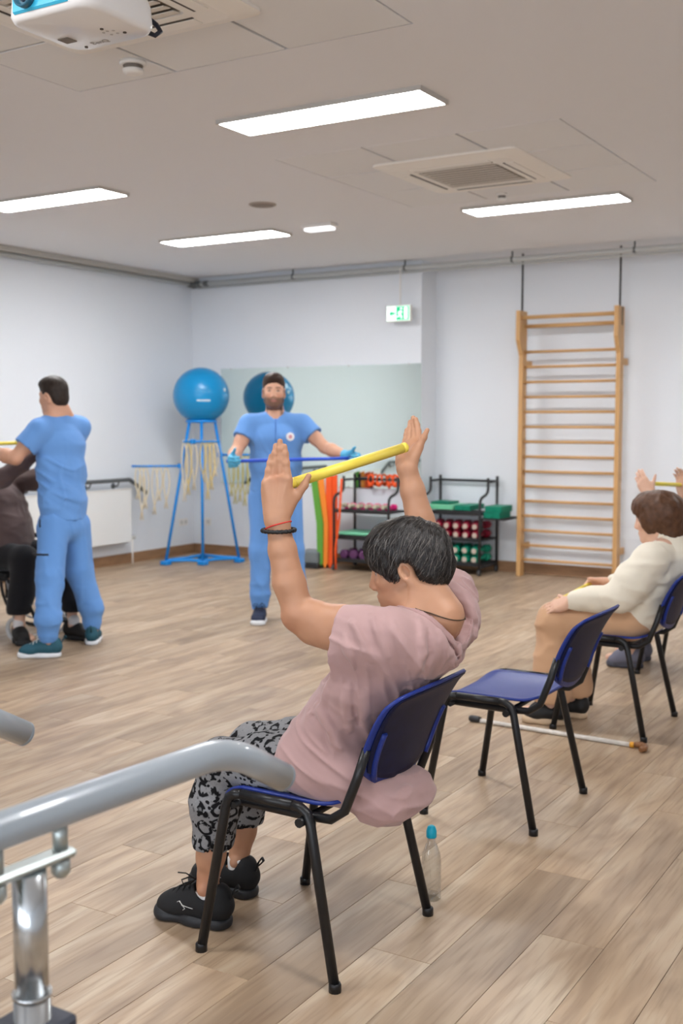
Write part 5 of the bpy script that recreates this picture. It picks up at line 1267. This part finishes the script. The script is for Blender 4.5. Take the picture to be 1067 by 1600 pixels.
# ---- man in blue scrubs seen from behind
def man_back():
    O = V(-5.39, 5.40, 0); fwd = nrm(V(-.97, .20, 0)); t = thing('person', 'man in blue scrubs seen from behind reaching to the left', 'person', tuple(O))
    G = Frame(O, fwd, (0, 0, 1), 1.0); ho = PX(84, 622, 7.42); HFm = Frame(ho, nrm(V(-.99, -.05, -.10)), (0, 0, 1), 1.0)
    nb = PX(92, 645, 7.44); shl = PX(62, 672, 7.28); shr = PX(124, 668, 7.60); ell_ = PX(24, 716, 7.22); wl = PX(-22, 703, 7.30); elr = PX(98, 722, 7.72); wr_ = PX(60, 712, 7.85)
    B = Sdf(); add_head(B, HFm, nb, .058); cn = (shl+shr)/2; sd = nrm(shr-shl)
    B.chain([(cn, .14, .5), (PX(98, 740, 7.44), .13, .6), (PX(100, 800, 7.42), .13, .6)], .05, sd); B.seg(nb, shl, .05, .05, .05); B.seg(nb, shr, .05, .05, .05)
    arm_skin(B, shl, ell_, wl, (.05, .046, .029), tdir=(0, 0, 1), ndir=(0, 1, 0), curl=GRIP); arm_skin(B, shr, elr, wr_, (.05, .044, .029), tdir=(0, 0, 1), ndir=(0, -1, 0), curl=GRIP)
    hl, hr = PX(84, 812, 7.34), PX(116, 812, 7.50); kl, kr = PX(78, 905, 7.22), PX(124, 895, 7.52); al, ar = PX(76, 992, 7.13), PX(144, 972, 7.56)
    al[2] = .105; ar[2] = .105
    fl, fr_ = V(-.80, -.55, 0), V(-.62, .78, 0)
    for (h, k, a, f) in ((hl, kl, al, fl), (hr, kr, ar, fr_)): B.chain([(h, .075), (k, .052), (a, .035)], .02); foot_skin(B, a, f)
    fc = face_color(HFm, SKM, lin3(50, 36, 28), lin3(176, 112, 104)); sk = skin_cols(SKM, 7)
    surf_object('body', B, .0062, M_SKIN, t, lambda v: fc(v, sk(v)))
    T = Sdf(); T.chain([(cn+V(0, 0, -.01), .165, .50), (cn+V(0, 0, -.10), .188, .60), (PX(96, 735, 7.44), .180, .64), (PX(98, 780, 7.42), .170, .68), (PX(99, 808, 7.42), .172, .70)], .05, sd)
    T.seg(nb+V(0, 0, -.03), shl, .062, .070, .04); T.seg(nb+V(0, 0, -.03), shr, .062, .068, .04); T.seg(nb+V(0, 0, -.05), nb+V(0, 0, .035), .068, .064, .02)
    T.seg(nb+V(0, 0, .03), nb+V(0, 0, .12), .054, .060, .006, op='s')
    T.chain([(shl, .075), (shl*.35+ell_*.65, .080)], .03); T.chain([(shr, .075), (shr*.4+elr*.6, .078)], .03)
    for (s_, e_) in ((shl, ell_), (shr, elr)): p = s_*.40+e_*.60; cut_plane(T, p, e_-s_, p+nrm(e_-s_)*.11, .13)
    hc_ = PX(99, 812, 7.42); cut_plane(T, hc_, (0, 0, -1), hc_-V(0, 0, .22), .30)
    T.post = fold_post([(V(.5, .3, .9), sd*.8-V(0, 0, .7), 18, 4, .008, tuple(PX(105, 760, 7.3)), .26, 3), (sd, (0, 0, 1), 14, 4, .006, tuple(PX(100, 760, 7.3)), .25, 6)]); T.slack = .014
    top = surf_object('scrub_top', T, .0085, M_SCR, t)
    P_ = Sdf(); P_.chain([(hc_+V(0, 0, .06), .150, .68), (hc_+V(0, 0, -.05), .165, .72)], .04, sd)
    for (h, k, a) in ((hl, kl, al), (hr, kr, ar)): P_.chain([(h+V(0, 0, -.04), .105), (k, .088), (a+V(0, 0, .13), .078), (a+V(0, 0, .045), .058), (a+V(0, 0, .01), .050)], .03); cut_plane(P_, a+V(0, 0, -.008), (0, 0, -1), a+V(0, 0, -.11), .11)
    P_.post = fold_post([((0, 0, 1), sd, 16, 6, .007, tuple(PX(100, 960, 7.3)), .3, 8), (sd, (0, 0, 1), 14, 4, .005, (0, 0, 0), 0, 11)]); P_.slack = .012
    pt = surf_object('trousers', P_, .0085, M_SCR2, t)
    o_ = Vector(O)
    def front(px, py):     # first point of the trousers seen along a line
        ds = np.linspace(6.95, 7.6, 200); Q = np.array([PX(px, py, d) for d in ds]); v = P_(Q); i = np.argmax(v < 0) if (v < 0).any() else 100; return Vector(Q[i])
    MB().tube([front(x, y)-o_ for x, y in ((53, 866), (60, 866.5), (68, 867), (76, 867))], .008, 6).build('pocket_trim', M_ZIP, pt); MB().tube([front(x, y)-o_ for x, y in ((63, 812), (62.5, 818), (63, 824))], .007, 6).build('pocket_trim', M_ZIP, pt)
    sneaker(t, V(al[0], al[1], 0), fl, .30, M_TEALS, M_WSOLE, .006, True, True, mat('lace_white', rgb(220, 222, 220), .6)); sneaker(t, V(ar[0], ar[1], 0), fr_, .29, M_TEALS, M_WSOLE, .006, True, True, mat('lace_white', rgb(220, 222, 220), .6))
    hair_obj(t, HFm, [((-.014, 0, .050), (.1020, .0795, .096), .02), ((-.05, 0, -.01), (.058, .066, .06), .02), ((.035, 0, .102), (.060, .058, .036), .03)], [((.10, 0, -.02), (.060, .11, .098), .01), ((.0, .095, -.015), (.026, .04, .04), .008), ((.0, -.095, -.015), (.026, .04, .04), .008), ((-.02, 0, -.128), (.16, .12, .072), .01)], rgb(44, 34, 28), .0055, 'dark_m', .003)
man_back()

# ---- seated figures
def seated(t, O, HFm, nb, shl, shr, ell_, wl, elr, wr_, hips, knees, ankles, top_m, leg_m, skin, hair, chest, sleeve='long', hand_l=None, hand_r=None, brow=(90, 70, 60), up_r=.078, wr_r=.050, leg_r=(.10, .085, .070, .072), hemz=.02, folds=.006):
    B = Sdf(); add_head(B, HFm, nb, .053); cn = (shl+shr)/2; sd = nrm(shr-shl)
    B.chain([(cn, .13, .5)]+[(p, w*.8, f) for (p, w, f) in chest], .05, sd); B.seg(nb, shl, .045, .045, .05); B.seg(nb, shr, .045, .045, .05)
    hand_l = hand_l or {}; hand_r = hand_r or {}
    arm_skin(B, shl, ell_, wl, (.044, .040, .027), sc=.95, **hand_l); arm_skin(B, shr, elr, wr_, (.044, .040, .027), sc=.95, **hand_r)
    for (h, k, a) in zip(hips, knees, ankles): B.chain([(h, .07), (k, .05), (a, .034)], .02); foot_skin(B, a, nrm(V(k)-V(h)))
    fc = face_color(HFm, skin, lin3(*brow), lin3(176, 108, 98)); sk = skin_cols(skin, 9); surf_object('body', B, .0062, M_SKIN, t, lambda v: fc(v, sk(v)))
    T = Sdf(); T.chain([(cn, .150, .52)]+chest, .05, sd); T.seg(nb+V(0, 0, -.012), shl, .060, .066, .04); T.seg(nb+V(0, 0, -.012), shr, .060, .066, .04)
    for (s_, e_, w_) in ((shl, ell_, wl), (shr, elr, wr_)):
        if sleeve == 'long': T.chain([(s_, up_r*.92), (s_*.45+e_*.55, up_r), (e_, up_r*.86), (e_*.5+w_*.5, (up_r+wr_r)*.46), (w_, wr_r*.85)], .03); cut_plane(T, w_+nrm(w_-e_)*.005, w_-e_, w_+nrm(w_-e_)*.08, .085)
        else: T.chain([(s_, up_r*.92), (s_*.05+e_*.95, up_r*.9)], .03)
    nd = nrm(HFm.O-nb); T.seg(nb-nd*.06, nb+nd*.060, .080, .066, .03); T.seg(nb+nd*.115, nb+nd*.18, .056, .066, .006, op='s')
    T.post = fold_post([(V(.7, 0, .7), V(-.7, .1, .7), 16, 5, folds, tuple(V(chest[1][0])), .22, 3), ((0, 0, 1), (1, .2, 0), 16, 5, folds*.8, (0, 0, 0), 0, 8)]); T.slack = .015
    tp = surf_object('top', T, .0085, top_m, t)
    P_ = Sdf()
    for (h, k, a) in zip(hips, knees, ankles):
        h, k, a = V(h), V(k), V(a); P_.chain([(h, leg_r[0]), (k, leg_r[1])], .03); P_.chain([(k, leg_r[1]), (k*.5+a*.5, leg_r[2]), (a+V(0, 0, hemz+.03), leg_r[3])], .03); cut_plane(P_, a+V(0, 0, hemz), (0, 0, -1), a+V(0, 0, hemz-.13), .14)
    P_.ell((V(hips[0])+V(hips[1]))/2, (.14, .16, .10), None, .04)
    P_.post = fold_post([((0, 0, 1), (1, .3, 0), 14, 5, .006, tuple(V(knees[0])-V(0, 0, .08)), .2, 5)]); P_.slack = .01
    surf_object('trousers', P_, .0085, leg_m, t)
    if hair: hair_obj(t, HFm, *hair[:2], hair[2], .006, hair[3], .006, (60, 20))
    return tp
HAIR_BOUF = ([((-.022, 0, .040), (.122, .104, .104), .02), ((-.065, 0, .0), (.075, .092, .088), .03), ((.040, 0, .078), (.066, .078, .062), .03), ((.02, .07, .0), (.045, .030, .06), .02), ((.02, -.07, .0), (.045, .030, .06), .02), ((-.065, 0, -.070), (.058, .074, .066), .02)], [((.105, 0, -.05), (.066, .125, .098), .012), ((.070, 0, -.165), (.105, .13, .080), .012)])
def woman_cream():
    O = V(-1.70, 5.405, 0); t = thing('person', 'seated woman with brown hair in a cream blouse and tan trousers', 'person', tuple(O))
    HFm = Frame((-1.498, 5.405, 1.020), (-.985, -.02, -.17), (-.17, 0, .985), .98)
    tp = seated(t, O, HFm, V(-1.425, 5.405, .895), V(-1.475, 5.225, .845), V(-1.465, 5.585, .845), V(-1.60, 5.165, .665), V(-1.835, 5.19, .628), V(-1.60, 5.60, .69), V(-1.765, 5.555, .675),
        [V(-1.60, 5.305, .545), V(-1.60, 5.505, .545)], [V(-1.945, 5.265, .50), V(-1.975, 5.50, .50)], [V(-1.945, 5.22, .11), V(-1.90, 5.40, .11)],
        cloth('blouse_cream', rgb(228, 220, 202), .8, .1, .2, 600), cloth('trouser_tan', rgb(198, 158, 124), .8, .1, .2, 600), SKP, HAIR_BOUF+(rgb(84, 56, 38), 'brown_f'),
        [(V(-1.475, 5.405, .77), .175, .62), (V(-1.53, 5.405, .66), .18, .70), (V(-1.56, 5.405, .575), .19, .68)],
        hand_l=dict(fdir=(-.86, .06, -.34), ndir=(-.3, .6, -.74), tdir=(0, .5, .6), curl=FLAT, thumb=(.5, .6, .1)), hand_r=dict(fdir=(-.9, -.15, -.05), ndir=(0, -.7, -.7), tdir=(-.2, -.6, .7), curl=GRIP), up_r=.082, wr_r=.052, leg_r=(.11, .096, .096, .10))
    o_ = Vector(O)
    nb_ = V(-1.425, 5.405, .895); nd = nrm(HFm.O-nb_); Co = Sdf(); Co.seg(nb_-nd*.03, nb_+nd*.050, .088, .074, .01); Co.plane(nb_+nd*.055, nd, .004); Co.seg(nb_-nd*.06, nb_+nd*.14, .064, .064, .004, op='s')
    surf_object('collar', Co, .006, cloth('blouse_cream', rgb(228, 220, 202)), tp)
    for (a, f) in ((V(-1.945, 5.22, 0), (-.95, -.1)), (V(-1.90, 5.40, 0), (-.98, .05))): sneaker(t, a, f, .25, mat('shoe_black_flat', rgb(24, 22, 22), .6), mat('shoe_sole_tan', rgb(196, 170, 140), .6), .006, True, False)
    stick(V(-1.90, 5.235, .625), V(-1.855, 5.60, .675), .0125, M_YEL, 'yellow exercise stick lying in the hands of the woman in cream', 'y')
woman_cream()
def person_far():
    O = V(-1.70, 6.80, 0); t = thing('person', 'person in a bright blue top raising a yellow stick at the right edge', 'person', tuple(O))
    HFm = Frame((-1.44, 6.80, 1.12), (-.97, 0, -.2), (-.2, 0, .97), 1.0)
    seated(t, O, HFm, V(-1.385, 6.80, .985), V(-1.43, 6.62, .93), V(-1.43, 6.98, .93), V(-1.775, 6.55, .885), V(-1.86, 6.57, 1.055), V(-1.62, 7.04, .95), V(-1.78, 7.02, 1.03),
        [V(-1.60, 6.70, .545), V(-1.60, 6.90, .545)], [V(-1.98, 6.68, .50), V(-2.00, 6.92, .50)], [V(-1.99, 6.68, .11), V(-2.01, 6.92, .11)],
        cloth('top_bright_blue', rgb(20, 150, 206), .8), cloth('trouser_dark', rgb(60, 58, 66), .8), SKP, HAIR_BOUF+(rgb(150, 140, 130), 'grey_f'),
        [(V(-1.44, 6.80, .83), .18, .62), (V(-1.52, 6.80, .68), .18, .68), (V(-1.58, 6.80, .58), .19, .66)], sleeve='short',
        hand_l=dict(fdir=(-.55, .1, .85), ndir=(-.2, .95, .1), tdir=(.6, .2, .6), curl=SIMPLE), hand_r=dict(fdir=(-.2, 0, 1), ndir=(-.3, -.95, 0), tdir=(.9, -.3, 0), curl=SIMPLE))
    for (a, f) in ((V(-1.99, 6.68, 0), (-.98, -.05)), (V(-2.01, 6.92, 0), (-.98, .05))): sneaker(t, a, f, .25, mat('slipper_grey', rgb(104, 104, 118), .8), mat('slipper_sole', rgb(70, 70, 80), .7), .006, True, False)
    stick(V(-1.86, 6.60, 1.125), V(-1.80, 7.00, 1.10), .0125, M_YEL, 'yellow exercise stick raised at the right edge beyond the brown haired woman', 'y')
person_far()
# ---- wheelchair and its user at the left edge
def wheelchair_user():
    O = V(-6.12, 5.50, 0); t = thing('person', 'person in a brown sweater and black trousers sitting in the wheelchair', 'person', tuple(O))
    HFm = Frame((-6.24, 5.48, 1.25), (.98, -.1, -.1), (0, 0, 1), 1.0)
    seated(t, O, HFm, V(-6.22, 5.48, 1.10), V(-6.18, 5.68, 1.04), V(-6.16, 5.30, 1.04), V(-5.85, 5.74, 1.10), V(-5.66, 5.68, 1.24), PX(2, 748, 7.66), PX(62, 704, 7.72),
        [V(-6.10, 5.60, .56), V(-6.10, 5.40, .56)], [V(-5.70, 5.66, .56), V(-5.76, 5.37, .56)], [V(-5.52, 5.58, .10), V(-5.755, 5.305, .10)],
        cloth('sweater_brown', rgb(92, 76, 74), .85, .2, .4, 300), cloth('trouser_black', rgb(24, 24, 28), .85), SKP, ([((-.015, 0, .05), (.104, .084, .09), .02)], [((.10, 0, -.03), (.062, .11, .098), .01), ((-.02, 0, -.11), (.16, .12, .07), .01)], rgb(170, 164, 158), 'grey_m'),
        [(V(-6.10, 5.48, .92), .19, .64), (V(-6.06, 5.48, .76), .20, .74), (V(-6.04, 5.48, .66), .21, .74)], hand_l=dict(curl=GRIP, tdir=(0, 0, 1), ndir=(0, -1, 0)), hand_r=dict(curl=GRIP, tdir=(0, 0, 1), ndir=(0, 1, 0)), up_r=.074, wr_r=.050, leg_r=(.105, .09, .085, .082), hemz=.10)
    for (a, f) in ((V(-5.52, 5.58, 0), (.92, .1)), (V(-5.755, 5.305, 0), (.75, -.45))):
        sneaker(t, a, f, .27, mat('shoe_black_flat', rgb(24, 22, 22), .6), mat('shoe_sole_dark', rgb(30, 30, 32), .6), .006, True, False)
        s_ = Sdf(); s_.seg(a+V(0, 0, .07), a+V(0, 0, .13), .040, .040, .01); surf_object('sock', s_, .008, mat('sock_grey', rgb(206, 204, 204), .8), t)
    stick(PX(-70, 696, 7.45), PX(27, 692, 7.66), .0125, M_YEL, 'yellow exercise stick cut by the left edge of the photo', 'y')
    w = thing('wheelchair', 'wheelchair with large spoked wheels at the left edge of the photo', 'wheelchair', (-6.10, 5.50, 0)); MS = mat('wheelchair_steel', rgb(150, 152, 156), .3, metal=.7); MR = mat('tyre_black', rgb(24, 24, 26), .6)
    for s in (-1, 1):
        y = s*.29; wh = MB().tube([(-.06+.30*math.cos(2*PI*k/48), y, .312+.30*math.sin(2*PI*k/48)) for k in range(48)], .012, 8, closed=True).build('wheel', MR, w)
        MB().tube([(-.06+.26*math.cos(2*PI*k/40), y+s*.03, .312+.26*math.sin(2*PI*k/40)) for k in range(40)], .008, 8, closed=True).build('hand_rim', MS, wh)
        for k in range(14): a = 2*PI*k/14; MB().cyl((-.06, y, .312), (-.06+.29*math.cos(a), y, .312+.29*math.sin(a)), .0025, 5).build('spoke', MS, wh)
        MB().lathe([(.03, -.03), (.03, .03)], (-.06, y, .312), (0, 1, 0), 16).build('hub', MS, wh)
        MB().tube([(.31+.07*math.cos(2*PI*k/24), s*.2, .085+.07*math.sin(2*PI*k/24)) for k in range(24)], .014, 8, closed=True).build('caster', mat('caster_grey', rgb(190, 190, 190), .5), w)
        MB().tube([(.31, s*.2, .085), (.31, s*.2, .20), (.27, s*.22, .42)], .012, 8).build('caster_fork', MS, w)
        MB().tube([(-.22, s*.22, .20), (-.22, s*.22, .92), (-.30, s*.22, .95)], .013, 8).build('back_post', MR, w)
        MB().tube([(-.22, s*.22, .42), (.27, s*.22, .42), (.40, s*.18, .30), (.46, s*.14, .14)], .012, 8).build('seat_rail', MR, w)
        MB().box((-.20, s*.235-.02, .66), (.12, s*.235+.02, .69), .008).build('armrest', MR, w)
        MB().box((.42, s*.10-.06, .115), (.56, s*.10+.06, .128), .004).build('footplate', MR, w)
    MB().box((-.20, -.21, .425), (.24, .21, .455), .01).build('seat', MR, w); MB().box((-.225, -.21, .50), (-.205, .21, .90), .008).build('backrest', MR, w)
wheelchair_user()
